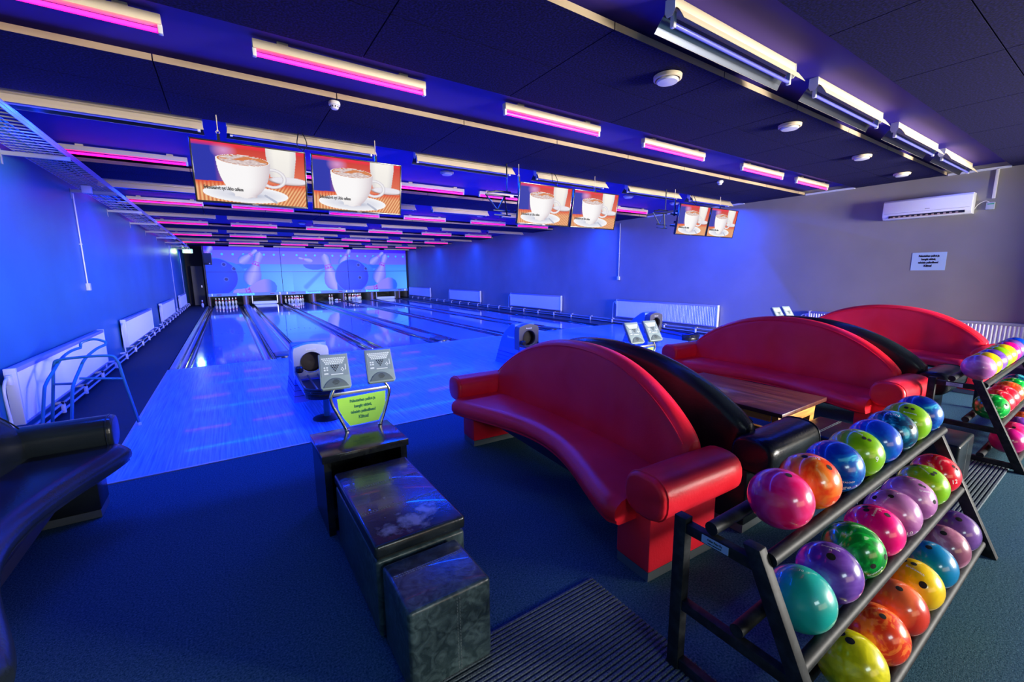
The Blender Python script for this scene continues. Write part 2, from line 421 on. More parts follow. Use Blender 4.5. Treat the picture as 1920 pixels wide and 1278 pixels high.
def mural(x, z):
    if x < 3.35: x += 6.85
    # background
    if z > 2.90: c = srgb(58, 0, 255)
    elif z > 2.18:
        c = lerp(srgb(88, 80, 250), srgb(98, 100, 255), (2.9 - z) / .7)
        k = (x - 5.54) / .476
        if math.hypot((k - round(k)) * .476, z - 2.69) < .055: c = srgb(40, 190, 250)
    else:
        t = .5 + .5 * math.sin((x - 3.0) * 1.05 + (z - 1.4) * .9)
        c = lerp(srgb(0, 105, 215), srgb(95, 185, 255), .25 + .75 * t * (2.3 - z) / 1.3)
        if z < 1.75 and t < .35: c = lerp(c, srgb(0, 150, 255), .6)
    d, t, s_ = capsule(x, z, (4.0, .9), (5.2, 2.05), .18, .12)
    if d < 0 and z < 2.18: c = lerp(c, srgb(0, 90, 205), min(1, -d / .1) * .6)
    if z < 2.18 and math.hypot((x - 4.55) / .62, (z - 2.17) / .30) < 1: c = srgb(0, 75, 235)
    if z < 2.18 and math.hypot((x - 7.75) / .62, (z - 2.17) / .24) < 1: c = srgb(0, 95, 235)
    def pin(c, i):
        q = pinshape(x, z, *PINS[i])
        if q is None: return c
        t, sd = q
        cc = lerp(srgb(165, 160, 255), srgb(95, 105, 255), abs(sd) * 1.1)
        if sd * (1 if i in (0, 1, 4) else -1) > .5: cc = lerp(cc, srgb(10, 95, 240), (abs(sd) - .5) * 2)
        if i == 2: cc = lerp(srgb(140, 130, 255), srgb(25, 100, 235), (x - 8.75) * 2.6)
        if .60 < t < .66 + .04 * math.sin(sd * 9) or .72 < t < .75: cc = srgb(150, 50, 175)
        return cc
    c = pin(c, 4); c = pin(c, 5)
    d = math.hypot(x - 6.6, z - 1.5)
    if math.hypot((x - 7.1) / .95, (z - 1.35) / .95) < 1 and x > 6.6: c = srgb(25, 110, 240)
    c = pin(c, 3)
    if math.hypot((x - 5.75) / .34, (z - 1.1) / .75) < 1 and z < 1.75 and x > 5.7: c = srgb(0, 75, 240)
    if d < 1.0:
        c = lerp(srgb(0, 62, 255), srgb(0, 30, 205), (d - .55) * 1.3 + (x - 6.6) * .25)
        if d > .96: c = srgb(40, 110, 255)
        for hx, hz in ((7.0, 2.16), (7.43, 1.94), (7.04, 1.39)):
            e = math.hypot(x - hx, z - hz)
            if e < .12: c = srgb(60, 90, 240)
            if e < .08: c = srgb(0, 18, 120)
    c = pin(c, 0); c = pin(c, 1); c = pin(c, 2)
    return c
def attr_mat(name, emis, rough, diff=1.0):
    m_ = mat(name, rough=rough); N, L, p = nt(m_)
    a = N.new('ShaderNodeAttribute'); a.attribute_name = 'Col'
    L.new(a.outputs['Color'], p.inputs['Emission Color']); p.inputs['Emission Strength'].default_value = emis
    mx = N.new('ShaderNodeMix'); mx.data_type = 'RGBA'; mx.inputs['Factor'].default_value = diff
    mx.inputs[6].default_value = (.02, .02, .02, 1)
    L.new(a.outputs['Color'], mx.inputs[7]); L.new(mx.outputs[2], p.inputs['Base Color'])
    return m_
def painted_grid(name, x0, x1, z0, z1, nx, nz, fn, mt, parent=None, y=0, back=.02):
    """flat picture board: front grid carrying its artwork as colours, with a thin body behind"""
    verts = []; cols = []; faces = []
    for j in range(nz + 1):
        for i in range(nx + 1):
            x = x0 + (x1 - x0) * i / nx; z = z0 + (z1 - z0) * j / nz
            verts.append((x, y, z)); cols.append(fn(x, z))
    for j in range(nz):
        for i in range(nx):
            a = j * (nx + 1) + i; faces.append((a, a + 1, a + nx + 2, a + nx + 1))
    n = len(verts)
    for x, z in ((x0, z0), (x1, z0), (x1, z1), (x0, z1)): verts.append((x, y + back, z)); cols.append((.02, .02, .02))
    c = [0, nx, nz * (nx + 1) + nx, nz * (nx + 1)]
    faces += [(n + 3, n + 2, n + 1, n)] 
    for k in range(4): faces.append((c[k], n + k, n + (k + 1) % 4, c[(k + 1) % 4]))
    me = D.meshes.new(name); me.from_pydata(verts, [], faces)
    at = me.color_attributes.new('Col', 'FLOAT_COLOR', 'POINT')
    at.data.foreach_set('color', [v for c_ in cols for v in (*c_, 1)])
    me.materials.append(mt)
    o = D.objects.new(name, me); COL.objects.link(o)
    if parent: o.parent = parent
    return o
mural_m = attr_mat('mural_print', .85, .4, .3)
MX = [-.66, 2.80, 6.38, 10.02]
mural_t = thing('mural', 'glowing blue and lilac six-panel mural of bowling balls and pins above the pin decks', 'mural')
for i, hn in enumerate(('left', 'middle', 'right')):
    for z0, z1, vn in ((.66, 1.765, 'lower'), (1.785, 3.08, 'upper')):
        painted_grid('mural_panel', MX[i] + .012, MX[i + 1] - .012, z0, z1, 230, 80, mural, mural_m, mural_t, 27.16, .03)
t = thing('masking_fascia', 'grey-blue fascia below the mural with lane numbers and green lettering', 'fascia', (0, 27.12, 0))
b = BM(); box(b, -.66, 10.02, 0, .05, .50, .655); obj('board', b, mat('fascia_blue', (.25, .42, .62), .4, emit=(.08, .25, .6), estr=.25), t, 0)
grn = mat('green_lettering', (.2, .9, .7), .5, emit=(.15, .9, .6), estr=.8)
wl = mat('number_white', (.9, .9, .95), .5, emit=(.7, .75, 1), estr=.8)
rd = mat('small_red_lettering', (.5, .03, .1), .5)
for k, x in enumerate((1.0, 4.35, 7.75)):
    text('lettering', 'Brunswick', .17, grn, t, (x, -.004, .578), FACE_CAM, .004, 1.15)
for n_, x in (('1', -.50), ('2', 2.62), ('3', 2.98), ('4', 6.18), ('5', 6.6), ('6', 9.85)):
    text('lane_number', n_, .17, wl, t, (x, -.004, .578), FACE_CAM, .006)
for x in (-.2, 2.25, 3.3, 5.85, 6.95, 9.5):
    b = BM(); box(b, x - .11, x + .11, -.003, 0, .56, .60); obj('red_mark', b, rd, t, 0)
b = BM(); box(b, -.72, -.665, 27.1, 27.24, .042, ZP - .01); obj('post', b, black_m, mural_t, 0)
b = BM(); box(b, 10.025, XR - .005, 27.1, 27.24, .042, ZP - .01); obj('post', b, black_m, mural_t, 0)
b = BM(); box(b, -.66, 10.02, 27.24, 27.3, .66, ZP - .01); obj('backing', b, black_m, mural_t, 0)

# pin deck lamp (hidden above the pins, as in the real pit)
area('pin_deck_light', (4.7, 27.45, .62), (0, .75, -.8), 10.2, .06, 34, (.85, .9, 1))
area('mask_light', (4.7, 25.6, 3.02), (0, 1, -.75), 10.4, .08, 20, (.35, .5, 1))

# ------------------------------------------------------------------ tube lamps
def cap_plate(b, x, prof, mi): prism(b, prof, 'x', x, x + .004, mi)
def make_batten(L):
    t = thing('batten_lamp', '', 'ceiling lamp', (0, 0, ZU), 0, 'pink tube lamps on the ceiling')
    b = BM(); box(b, 0, L, -.03, .03, -.078, -.02, bev=.004); box(b, .15, .22, -.02, .02, -.02, 0); box(b, L - .22, L - .15, -.02, .02, -.02, 0)
    obj('housing', b, beige_m, t)
    for x in (.0, L - .018):
        b = BM(); box(b, x - .003, x + .021, -.018, .018, -.125, -.07, bev=.004); obj('lamp_holder', b, white_m, t)
    b = BM(); tube(b, [(.015, 0, -.107), (L - .015, 0, -.107)], .0135, 12); obj('tube', b, pink_m, t)
    return t
BL = 1.24
pk = make_batten(BL)
# x starts of the pink lamps, shared by the rows (about 2.1 m apart)
PROWS = [(3.60, [-1.25, .47, 2.50, 4.47, 6.67, 8.40]), (7.50, [-1.35, .75, 2.85, 4.42, 6.50, 8.15]),
         (11.55, [-1.32, .43, 2.45, 4.35, 6.40, 8.1]), (15.75, [-1.35, .45, 2.53, 4.55, 6.55, 8.4]),
         (20.0, [-1.35, .45, 2.6, 4.55, 6.55, 8.4]), (24.3, [-1.32, .45, 2.6, 4.60, 6.7, 8.4])]
ordn = ['leftmost', 'second from left', 'third from left', 'fourth from left', 'fifth from left', 'rightmost']
rown = ['nearest row', 'second row beyond the televisions', 'third row', 'fourth row', 'fifth row', 'last row before the mural']
fst = True
for ri, (y, xs) in enumerate(PROWS):
    for i, x in enumerate(xs):
        lab = 'glowing pink tube lamp, %s in the %s' % (ordn[i], rown[ri])
        if fst: pk.location = (x, y, ZU); pk['label'] = lab; fst = False
        else: dup(pk, (x, y, ZU), lab)
def make_reflector(L):
    t = thing('reflector_lamp', '', 'ceiling lamp', (0, 0, ZU), 0, 'cream reflector lamps on the ceiling')
    b = BM(); box(b, 0, L, -.032, .032, -.065, 0, bev=.003); obj('housing', b, beige_m, t)
    # flared sheet reflector, beige outside and mirror inside
    for s in (-1, 1):
        b = BM()
        P = [(s * .030, -.055), (s * .055, -.075), (s * .085, -.118), (s * .104, -.150)]
        for i in range(3):
            (a, c), (d_, e) = P[i], P[i + 1]
            for off, mi in ((0, 0), (-s * .0025, 1)):
                v = [b.verts.new(p) for p in ((.01 - .0067 * i, a + off, c), (L - .01 + .0067 * i, a + off, c), (L - .0033 + .0067 * i, d_ + off, e), (.0033 - .0067 * i, d_ + off, e))]
                f = b.faces.new(v); f.material_index = mi
        me_o = obj('reflector_wing', b, [beige_m, mirror_m], t, 40)
    for x in (-.004, L):
        b = BM(); prism(b, [(-.034, 0), (.034, 0), (.036, -.07), (.02, -.10), (-.02, -.10), (-.036, -.07)], 'x', x, x + .004); obj('end_cap', b, white_m, t, 0)
        xx = .02 if x < .1 else L - .045
        b = BM(); box(b, xx, xx + .025, -.014, .014, -.15, -.065, bev=.003); obj('lamp_holder', b, white_m, t)
    b = BM(); tube(b, [(.035, 0, -.13), (L - .035, 0, -.13)], .013, 12); obj('tube', b, uv_m, t)
    return t
RL = 1.52
rf = make_reflector(RL)
RROWS = [(1.80, [.35, 2.52, 4.44, 6.45, 8.32]), (5.60, [-1.40, .33, 2.39, 4.36, 6.45, 8.35]), (9.75, [-1.40, .55, 2.45, 4.4, 6.35, 8.3]),
         (13.75, [-1.42, .35, 2.42, 4.4, 6.45, 8.3]), (17.9, [-1.42, .35, 2.42, 4.4, 6.45, 8.3]), (22.1, [-1.42, .35, 2.42, 4.4, 6.45, 8.3]), (26.1, [-.5, .45, 2.42, 4.4, 6.45, 8.3])]
rown2 = ['row above the seating', 'row by the television hangers', 'third row', 'fourth row', 'fifth row', 'sixth row', 'row nearest the mural']
fst = True
for ri, (y, xs) in enumerate(RROWS):
    for i, x in enumerate(xs):
        o5 = len(xs) == 5
        lab = 'cream reflector lamp, %s in the %s' % ((['leftmost', 'second from left', 'third from left', 'second from right', 'rightmost'] if o5 else ordn)[i], rown2[ri])
        if ri == 6 and i == 0: continue
        if fst: rf.location = (x, y, ZU); rf['label'] = lab; fst = False
        else: dup(rf, (x, y, ZU), lab)

# ceiling vents, discs, smoke detectors
def make_vent(r_, z):
    t = thing('ceiling_vent', '', 'ceiling vent', (0, 0, z), 0)
    b = BM(); lathe(b, [(r_ * .9, 0), (r_ * 1.02, -.006), (r_, -.03), (r_ * .9, -.036), (r_ * .84, -.02), (r_ * .8, 0)], 32); obj('rim', b, beige_m, t)
    b = BM(); lathe(b, [(.02, -.0), (r_ * .2, -.028), (r_ * .74, -.030), (r_ * .80, -.042), (r_ * .72, -.052), (.002, -.058)], 32); obj('disc', b, white_m, t)
    return t
v = make_vent(.105, ZP); v['group'] = 'round vents in the dark panels'
for i, (x, y) in enumerate(((3.19, 2.31), (5.23, 2.32), (7.40, 2.38), (9.23, 2.43))):
    lab = 'round white vent in the dark ceiling panel, ' + ['nearest and largest of the four', 'second from the viewer', 'third from the viewer', 'farthest, beside the grey wall'][i]
    if i == 0: v.location = (x, y, ZP); v['label'] = lab
    else: dup(v, (x, y, ZP), lab)
for i, (x, y) in enumerate(((3.25, 6.45), (7.42, 6.4), (9.05, 6.45), (2.3, 14.9), (6.2, 10.6))):
    dup(v, (x, y, ZU), 'round pale vent on the blue upper ceiling, ' + ['right of the left television pair', 'left of the farthest television pair', 'just above the farthest television pair', 'small, deep over the second lane', 'small, deep over the fourth lane'][i], group='round vents on the upper ceiling')
def make_smoke():
    t = thing('smoke_detector', '', 'smoke detector', (0, 0, ZP))
    b = BM(); lathe(b, [(.045, 0), (.05, -.012), (.048, -.03), (.038, -.034), (.034, -.052), (.024, -.062), (.004, -.064)], 24); obj('shell', b, white_m, t)
    b = BM()
    for k in range(10):
        a = 2 * PI * k / 10; box(b, -.004, .004, .034, .0375, -.050, -.038)
        for v_ in b.verts[-8:] if False else []: pass
        bmesh.ops.rotate(b, verts=list(b.verts)[-8:], cent=(0, 0, 0), matrix=Matrix.Rotation(a, 3, 'Z'))
    obj('slot', b, black_m, t, 0)
    return t
s = make_smoke(); s.location = (1.12, 4.24, ZP); s['label'] = 'white smoke detector under the dark panel above the left television pair'
dup(s, (7.30, 4.30, ZP), 'white smoke detector near the farthest television pair by the right wall')

# ------------------------------------------------------------------ televisions
def tvpic(u, v):
    # u to the right, v downwards, both 0..1
    a = 1.9
    c = lerp(srgb(205, 30, 25), srgb(230, 120, 80), v * 1.6)
    if u < .45: c = lerp(srgb(15, 35, 170), c, (u - .17) * 6)
    if u < .5: c = lerp(c, srgb(215, 150, 205), max(0, 1 - math.hypot((u - .26) / .12, (v - .12) / .16)))
    if v < .07 - u * .01: c = lerp(srgb(245, 20, 60), c, v * 11)
    hz = .66 - u * .05
    if v > hz:
        st = .5 + .5 * math.sin((u * 1.0 + (v - 1) * .35 * (1 if u > .5 else 0)) * 190)
        c = lerp(srgb(205, 105, 55), srgb(250, 200, 140), st * .9)
        c = lerp(srgb(225, 70, 25), c, (v - hz) * 9)
    # rear cup
    if .61 < u < .93 and v < .50:
        w_ = .145 - .05 * max(0, v - .1) * 1.6
        e = abs(u - .775) / w_
        if e < 1: c = lerp(srgb(250, 246, 238), srgb(205, 200, 205), max(0, e - .5) * 1.2 + v * .5)
    e = math.hypot((u - .84) / .20, (v - .545) / .075)
    if e < 1: c = lerp(srgb(235, 232, 240), srgb(160, 110, 100), max(0, e - .75) * 4 + (v - .56) * 9)
    # saucer
    e = math.hypot((u - .435) / .385, (v - .845) / .150)
    if e < 1.0: c = lerp(srgb(225, 226, 236), srgb(250, 250, 252), max(0, e - .6) * 2.5)
    e = math.hypot((u - .44) / .20, (v - .86) / .06)
    if e < 1: c = lerp(srgb(150, 160, 190), c, e)
    if capsule(u * a, v, (.60 * a, .84), (.70 * a, .95), .018, .022)[0] < 0: c = srgb(180, 185, 205)
    # handle
    d = abs(math.hypot((u - .68) / .115, (v - .52) / .155) - 1)
    if u > .60 and d < .17: c = lerp(srgb(250, 249, 250), srgb(190, 180, 195), d * 5)
    # cup
    if v > .24 and v < .915:
        t = (v - .24) / .675
        hw = .235 * (1 - t ** 2.6) ** .55 * (1 - .08 * t) + .005
        hw = max(hw, .10 if t < .97 else 0)
        e = (u - .425) / hw
        if abs(e) < 1: c = lerp(srgb(252, 250, 250), srgb(206, 190, 198), max(0, e) ** 2 * .9 + max(0, t - .7) * .8)
    e = math.hypot((u - .425) / .236, (v - .255) / .088)
    if e < 1:
        n_ = noise.noise(Vector((u * 38, v * 60, 0))); n2 = noise.noise(Vector((u * 9, v * 16, 3)))
        c = lerp(srgb(240, 226, 222), srgb(190, 160, 160), .5 + n_ * .9)
        if n2 > .05 and v < .26: c = srgb(214, 128, 70)
        if e > .90: c = srgb(205, 120, 60)
        if e > .965: c = srgb(252, 250, 250)
    return c
TW, TH = .955, .555
TILT = R(10)
screen_m = attr_mat('screen_picture', .95, .7, 0)
bez = mat('tv_bezel', (.02, .018, .02), .25, coat=.5)
def make_tv():
    t = thing('television', '', 'television', (0, 0, 0))
    t.rotation_euler = (TILT, 0, 0)      # top leans towards the seats
    fr = .014
    b = BM()
    box(b, 0, TW, -.004, .03, 0, fr * 1.3, bev=.002); box(b, 0, TW, -.004, .03, TH - fr, TH, bev=.002)
    box(b, 0, fr, -.004, .03, 0, TH, bev=.002); box(b, TW - fr, TW, -.004, .03, 0, TH, bev=.002)
    obj('bezel', b, bez, t)
    b = BM(); box(b, .01, TW - .01, .012, .05, .01, TH - .01, bev=.01); box(b, .2, TW - .2, .05, .085, .06, TH - .14, bev=.02); obj('back_cover', b, black_m, t)
    x0, x1, z0, z1 = fr, TW - fr, fr * 1.3, TH - fr
    sc = painted_grid('screen', x0, x1, z0, z1, 240, 136, lambda x, z: tvpic((x - x0) / (x1 - x0), (z1 - z) / (z1 - z0)), screen_m, t, .002, .006)
    text('caption', 'Erikoiskahvit nyt Ukko caf\u00e9ssa', .043, txt_blk, sc, (.07, -.001, TH * .25), FACE_CAM, .0017, .60, False, .0004)
    b = BM(); box(b, TW / 2 - .025, TW / 2 + .025, -.006, -.003, .003, .013); obj('badge', b, chrome, t, 0)
    b = BM(); box(b, .12, .16, .05, .10, .05, TH - .03); box(b, TW - .16, TW - .12, .05, .10, .05, TH - .03); box(b, .06, TW - .06, .10, .125, .20, .24); box(b, .06, TW - .06, .10, .125, TH - .16, TH - .12)
    obj('wall_bracket', b, black_m, t, 0)
    return t
tv = make_tv()
screen_m.node_tree.nodes['Principled BSDF'].inputs['Specular IOR Level'].default_value = .1
TVZ = 2.272
TVX = [(.01, 'left screen of the nearest hanging television pair'), (1.015, 'right screen of the nearest hanging television pair'),
       (3.63, 'left screen of the middle hanging television pair'), (4.62, 'right screen of the middle hanging television pair'),
       (7.20, 'left screen of the farthest hanging television pair'), (8.19, 'right screen of the farthest hanging television pair')]
TVY = 5.06
for i, (x, d_) in enumerate(TVX):
    lab = 'television showing a coffee cup, ' + d_
    if i == 0: tv.location = (x, TVY, TVZ); tv['label'] = lab; tv['group'] = 'hanging televisions showing a coffee cup'
    else: dup(tv, (x, TVY, TVZ), lab)
pairn = ['nearest', 'middle', 'farthest']
for k, x0 in enumerate((.01, 3.63, 7.20)):
    t = thing('screen_hanger', 'metal suspension rods and cables holding up the %s television pair' % pairn[k], 'hanger', (x0, 5.20, 0))
    xa, xb = [(.23, 1.73), (.12, 1.60), (.10, 1.60)][k]
    for x in (xa, xb):
        b = BM(); tube(b, [(x, -.03, ZP), (x, -.03, 2.95)], .0045, 8); tube(b, [(x, -.03, 2.97), (x + .016, -.03, 2.945), (x, -.03, 2.92), (x - .016, -.03, 2.945)], .004, 6, closed=True); obj('rod', b, beige_m, t)
        b = BM(); box(b, x - .012, x + .012, -.045, -.02, 2.62, 2.93); obj('strap', b, black_m, t, 0)
    b = BM(); tube(b, [(xa - .06, 0, 2.66), (xb + .06, 0, 2.66)], .016, 8); tube(b, [(xa - .06, 0, 2.45), (xb + .06, 0, 2.45)], .016, 8); obj('crossbeam', b, black_m, t)
    xm = (xa + xb) / 2
    b = BM(); tube(b, smooth_path([(xm - .02, .12, ZP), (xm - .05, .06, 2.95), (xm + .01, .02, 2.85), (xm, .03, 2.55)]), .005, 6); tube(b, smooth_path([(xm + .02, .12, ZP), (xm + .045, .06, 2.97), (xm - .02, .02, 2.83), (xm + .02, .03, 2.5)]), .005, 6)
    obj('cable', b, black_m, t)
for k, (x0, d_) in enumerate(((3.30, 'left of the middle television pair'), (6.84, 'left of the farthest television pair'))):
    t = thing('camera_bracket', 'black folding lattice bracket hanging ' + d_, 'bracket', (x0, 5.25, 2.3))
    b = BM()
    for p, q in (((-.05, .36), (.35, .36)), ((.07, .16), (.35, .16)), ((-.05, .36), (.14, .16)), ((.26, .36), (.14, .16)), ((.10, .42), (.36, .42)), ((-.02, .39), (.16, .42)), ((.26, .36), (.30, .10)), ((.08, .10), (.36, .10))):
        tube(b, [(p[0], 0, p[1]), (q[0], 0, q[1])], .011, 6)
    obj('lattice', b, black_m, t)
    b = BM(); tube(b, [(.30, 0, .42), (.30, 0, ZP - 2.3)], .01, 6); obj('drop_rod', b, black_m, t)

# ------------------------------------------------------------------ left wall fittings
def make_radiator(L, right):
    """panel radiator, runs along +y, wall plane at x=0, front towards +x"""
    t = thing('radiator', '', 'radiator', (0, 0, 0))
    z0, z1 = .245, .775
    b = BM(); n = int(L / .045); prof = []
    # ribbed front as zig-zag profile
    yy = [.03 + (L - .06) * i / (2 * n) for i in range(2 * n + 1)]
    loop = [(y, (.106 if i % 2 else .084)) for i, y in enumerate(yy)]
    poly = [(loop[0][0], .055)] + loop + [(loop[-1][0], .055)]
    prism(b, [(x, y) for y, x in poly], 'z', z0 + .02, z1 - .045)
    obj('ribbed_front', b, rad_m, t, 20)
    b = BM(); box(b, .03, .11, 0, .03, z0, z1, bev=.004); obj('side_cheek', b, rad_m, t)
    b = BM(); box(b, .03, .11, L - .03, L, z0, z1, bev=.004); obj('side_cheek', b, rad_m, t)
    b = BM(); box(b, .03, .108, .03, L - .03, z1 - .045, z1 - .004, bev=.003); box(b, .03, .108, .03, L - .03, z0, z0 + .02)
    obj('top_grille', b, mat('grille_grey', (.34, .35, .46), .4), t)
    b = BM(); box(b, .03, .05, .03, L - .03, z0 + .02, z1 - .04); obj('back_panel', b, rad_m, t, 0)
    b = BM(); box(b, .003, .03, L * .2, L * .2 + .04, .3, .7); box(b, .003, .03, L * .8, L * .8 + .04, .3, .7); obj('wall_hook', b, rad_m, t, 0)
    s = -1; y = 0
    b = BM(); lathe(b, [(.012, 0), (.024, -.01), (.028, -.05), (.022, -.075), (.004, -.08)], 16, (.07, y - .045, z1 - .065)); box(b, .055, .085, y - .06, y, z1 - .085, z1 - .055, bev=.004); obj('thermostat_valve', b, white_m, t)
    b = BM(); tube(b, smooth_path([(.07, y - .05, z1 - .07), (.07, y - .13, z1 - .10), (.065, y - .16, z1 - .20), (.072, y - .16, .3), (.075, y - .16, .171)]), .011, 8); obj('feed_pipe', b, white_m, t)
    b = BM(); tube(b, smooth_path([(.07, L - .02, z0 + .01), (.075, L - .01, z0 - .03), (.075, L - .02, .171)]), .010, 8); obj('return_pipe', b, white_m, t)
    return t
wleft = [(5.62, 3.4, 'nearest and largest on the left wall, behind the blue ramp'), (10.75, 3.5, 'second on the left wall'), (16.4, 3.6, 'third on the left wall'), (22.6, 3.2, 'fourth and farthest on the left wall')]
for y, L, d_ in wleft:
    t = make_radiator(L, False); t.location = (XL, y, 0); t['label'] = 'white ribbed panel radiator, ' + d_
for y, L, d_ in [(.15, 3.69, 'partly hidden behind the far red sofa'), (5.78, 3.25, 'behind the farthest ball return on the right wall'), (11.64, 3.26, 'second along the lanes on the right wall'), (17.48, 3.3, 'third along the lanes on the right wall'), (23.4, 3.4, 'last before the mural on the right wall')]:
    t = make_radiator(L, True); t.rotation_euler = (0, 0, PI); t.location = (XR, y + L, 0); t['label'] = 'white panel radiator on the grey wall, ' + d_
def pipes(x, s, y0, y1, label):
    t = thing('heating_pipe_run', label, 'pipe', (x, y0, 0))
    for z in (.075, .155):
        b = BM(); tube(b, [(s * .075, 0, z), (s * .075, y1 - y0, z)], .013, 8); obj('pipe', b, mat('pipe_paint', (.38, .42, .48), .3), t)
    k = .55
    while k < y1 - y0:
        b = BM(); box(b, s * .0 if s > 0 else -.105, .105 if s > 0 else 0, k - .02, k + .02, .15, .185, bev=.004); box(b, s * .07 if s > 0 else -.105, .105 if s > 0 else -.07, k - .02, k + .02, .05, .185, bev=.004); obj('pipe_clip', b, white_m, t)
        k += .95
pipes(XL + .001, 1, 4.3, 28.5, 'pair of heating pipes with white clips along the left wall')
pipes(XR - .001, -1, 3.9, 27.0, 'pair of heating pipes with clips along the right wall')

# wire cable tray under the ceiling at the left wall
tray_m = mat('tray_galvanised', (.35, .38, .62), .4, .3)
t = thing('cable_tray', 'long blue-lit wire mesh cable tray hung along the left wall', 'cable tray', (0, 0, 0))
ty0, ty1, tx0, tx1, tz = 1.2, 25.6, -1.50, -1.12, 2.86
b = BM()
for x, z in ((tx0, tz), (tx0, tz + .03), (tx0, tz + .06), (tx1, tz), (tx1, tz + .03), (tx1, tz + .06)):
    tube(b, [(x, ty0, z), (x, ty1, z)], .0045, 6)
obj('side_wires', b, tray_m, t)
b = BM(); box(b, tx1 - .002, tx1 + .002, ty0, ty1, tz, tz + .055); obj('side_plate', b, tray_m, t, 0)
b = BM()
for i in range(1, 4): tube(b, [(tx0 + .095 * i, ty0, tz), (tx0 + .095 * i, ty1, tz)], .003, 5)
obj('floor_wires', b, tray_m, t)
rung = None; k = 0; y = ty0 + .05
rung_m = mat('tray_rung', (.42, .40, .38), .4, .3)
while k < 100 and y < ty1:
    if rung is None:
        b = BM(); box(b, tx0, tx1, -.008, .008, -.006, .004); rung = obj('rung', b, rung_m, t, 0); rung.location = (0, y, tz)
    else:
        r2 = rung.copy(); COL.objects.link(r2); r2.location = (0, y, tz)
    y += .115 if y < 9 else .32; k += 1
y = 1.9; br = None
while y < ty1:
    if br is None:
        b = BM(); prism(b, [(0, 0), (.03, 0), (.03, .006), (.006, .006), (.006, .04), (0, .04)], 'x', XL + .001, tx1 + .03); box(b, XL + .001, XL + .007, 0, .03, -.09, .06); br = obj('support_bracket', b, mat('galvanised_bracket', (.55, .52, .46), .45, .2), t, 0); br.location = (0, y, tz - .05)
    else:
        r2 = br.copy(); COL.objects.link(r2); r2.location = (0, y, tz - .05)
    y += 2.35
b = BM()
for i in range(5):
    pts = [(-1.44 + .05 * i + .02 * math.sin(q * 1.3 + i * 2), ty0 + q * (ty1 - ty0) / 40, tz + .012 + .004 * i) for q in range(41)]
    tube(b, pts, .005, 5)
obj('cable', b, mat('cable_blue', (.25, .3, .6), .5), t)
b = BM(); box(b, -1.38, -1.28, 8.42, 8.50, 2.74, 2.84, bev=.004); tag(obj('junction_box', b, white_m), 'small white junction box hanging from the cable tray above the wall conduit', 'junction box')
def conduit(name, x, y, z0, z1, s, label, box_h=.09):
    t = thing(name, label, 'conduit', (x, y, z0))
    b = BM(); tube(b, [(s * .015, 0, .02), (s * .015, 0, z1 - z0)], .009, 8); obj('pipe', b, white_m, t)
    b = BM(); box(b, 0 if s > 0 else -.045, .045 if s > 0 else 0, -.045, .045, -.07, box_h - .07 + .02, bev=.006); obj('socket_box', b, white_m, t)
    b = BM(); box(b, 0 if s > 0 else -.03, .03 if s > 0 else 0, -.015, .015, (z1 - z0) * .45, (z1 - z0) * .45 + .02); obj('pipe_clip', b, white_m, t, 0)
conduit('wall_conduit', XL, 9.0, 1.45, 2.80, 1, 'thin white conduit with socket box on the left blue wall')
conduit('wall_conduit', XR, 9.05, 1.42, 3.02, -1, 'thin pale conduit with a dark socket on the right blue wall')
conduit('wall_conduit', XL, 21.9, .25, 2.78, 1, 'tall pale pipe bending up to the tray beside the third left radiator')
conduit('wall_conduit', XL, 26.5, .6, 2.75, 1, 'farthest pale pipe on the left wall near the exit sign')
# end of the walkway
t = thing('exit_sign', 'small glowing green exit sign at the end of the left walkway', 'exit sign', (-1.23, 25.9, 2.66))
b = BM(); box(b, -.20, .20, 0, .04, 0, .20, bev=.006); obj('case', b, white_m, t)
b = BM(); box(b, -.18, .18, -.004, 0, .02, .18); obj('lit_face', b, mat('exit_green', (.1, .8, .2), .4, emit=(.02, 1, .12), estr=5), t, 0)
ew = mat('exit_white', (.9, 1, .8), .4, emit=(1, 1, .6), estr=9)
b = BM(); box(b, -.06, .0, -.008, -.004, .03, .17)
prism(b, [(.03, .09), (.09, .09), (.09, .05), (.15, .10), (.09, .15), (.09, .11), (.03, .11)], 'y', -.008, -.004)
box(b, -.15, -.09, -.008, -.004, .05, .15); obj('pictogram', b, ew, t, 0)
b = BM(); tube(b, [(0, .02, .2), (0, .02, ZU - 2.66)], .008, 8); obj('mount', b, white_m, t)
l = D.lights.new('exit_glow', 'POINT'); l.energy = 9; l.color = (.85, 1, .4); l.shadow_soft_size = .12
o = D.objects.new('exit_glow', l); COL.objects.link(o); o.location = (-1.23, 25.75, 2.72)
t = thing('loudspeaker', 'black loudspeaker box mounted at the top left corner of the mural', 'loudspeaker', (-.50, 26.75, 2.42))
b = BM(); box(b, -.17, .17, -.15, .15, -.29, .29, bev=.01); obj('cabinet', b, black_m, t)
b = BM(); box(b, -.15, .15, -.156, -.15, -.2, .27); obj('grille', b, mat('grille', (.02, .02, .025), .8), t, 0)
b = BM(); lathe(b, [(.02, 0), (.02, -.004)], 16, (.06, -.152, -.23), axis='y'); obj('badge', b, white_m, t)
b = BM(); tube(b, [(0, .15, 0), (-.0, .36, 0)], .02, 8); obj('mount', b, black_m, t)
b = BM(); box(b, XL + .25, -.85, 28.9, 28.95, 0, 2.1); o = tag(obj('service_door', b, mat('door_olive', (.16, .15, .11), .6)), 'dim olive door closing the end of the left walkway', 'door')
b = BM(); box(b, -.98, -.93, 28.86, 28.9, .95, 1.07); obj('door_handle', b, chrome, o, 0)
o = pin0.copy(); COL.objects.link(o); o.location = (-.93, 26.6, 0); tag(o, 'single bowling pin standing on the walkway left of the lanes', 'bowling pin')

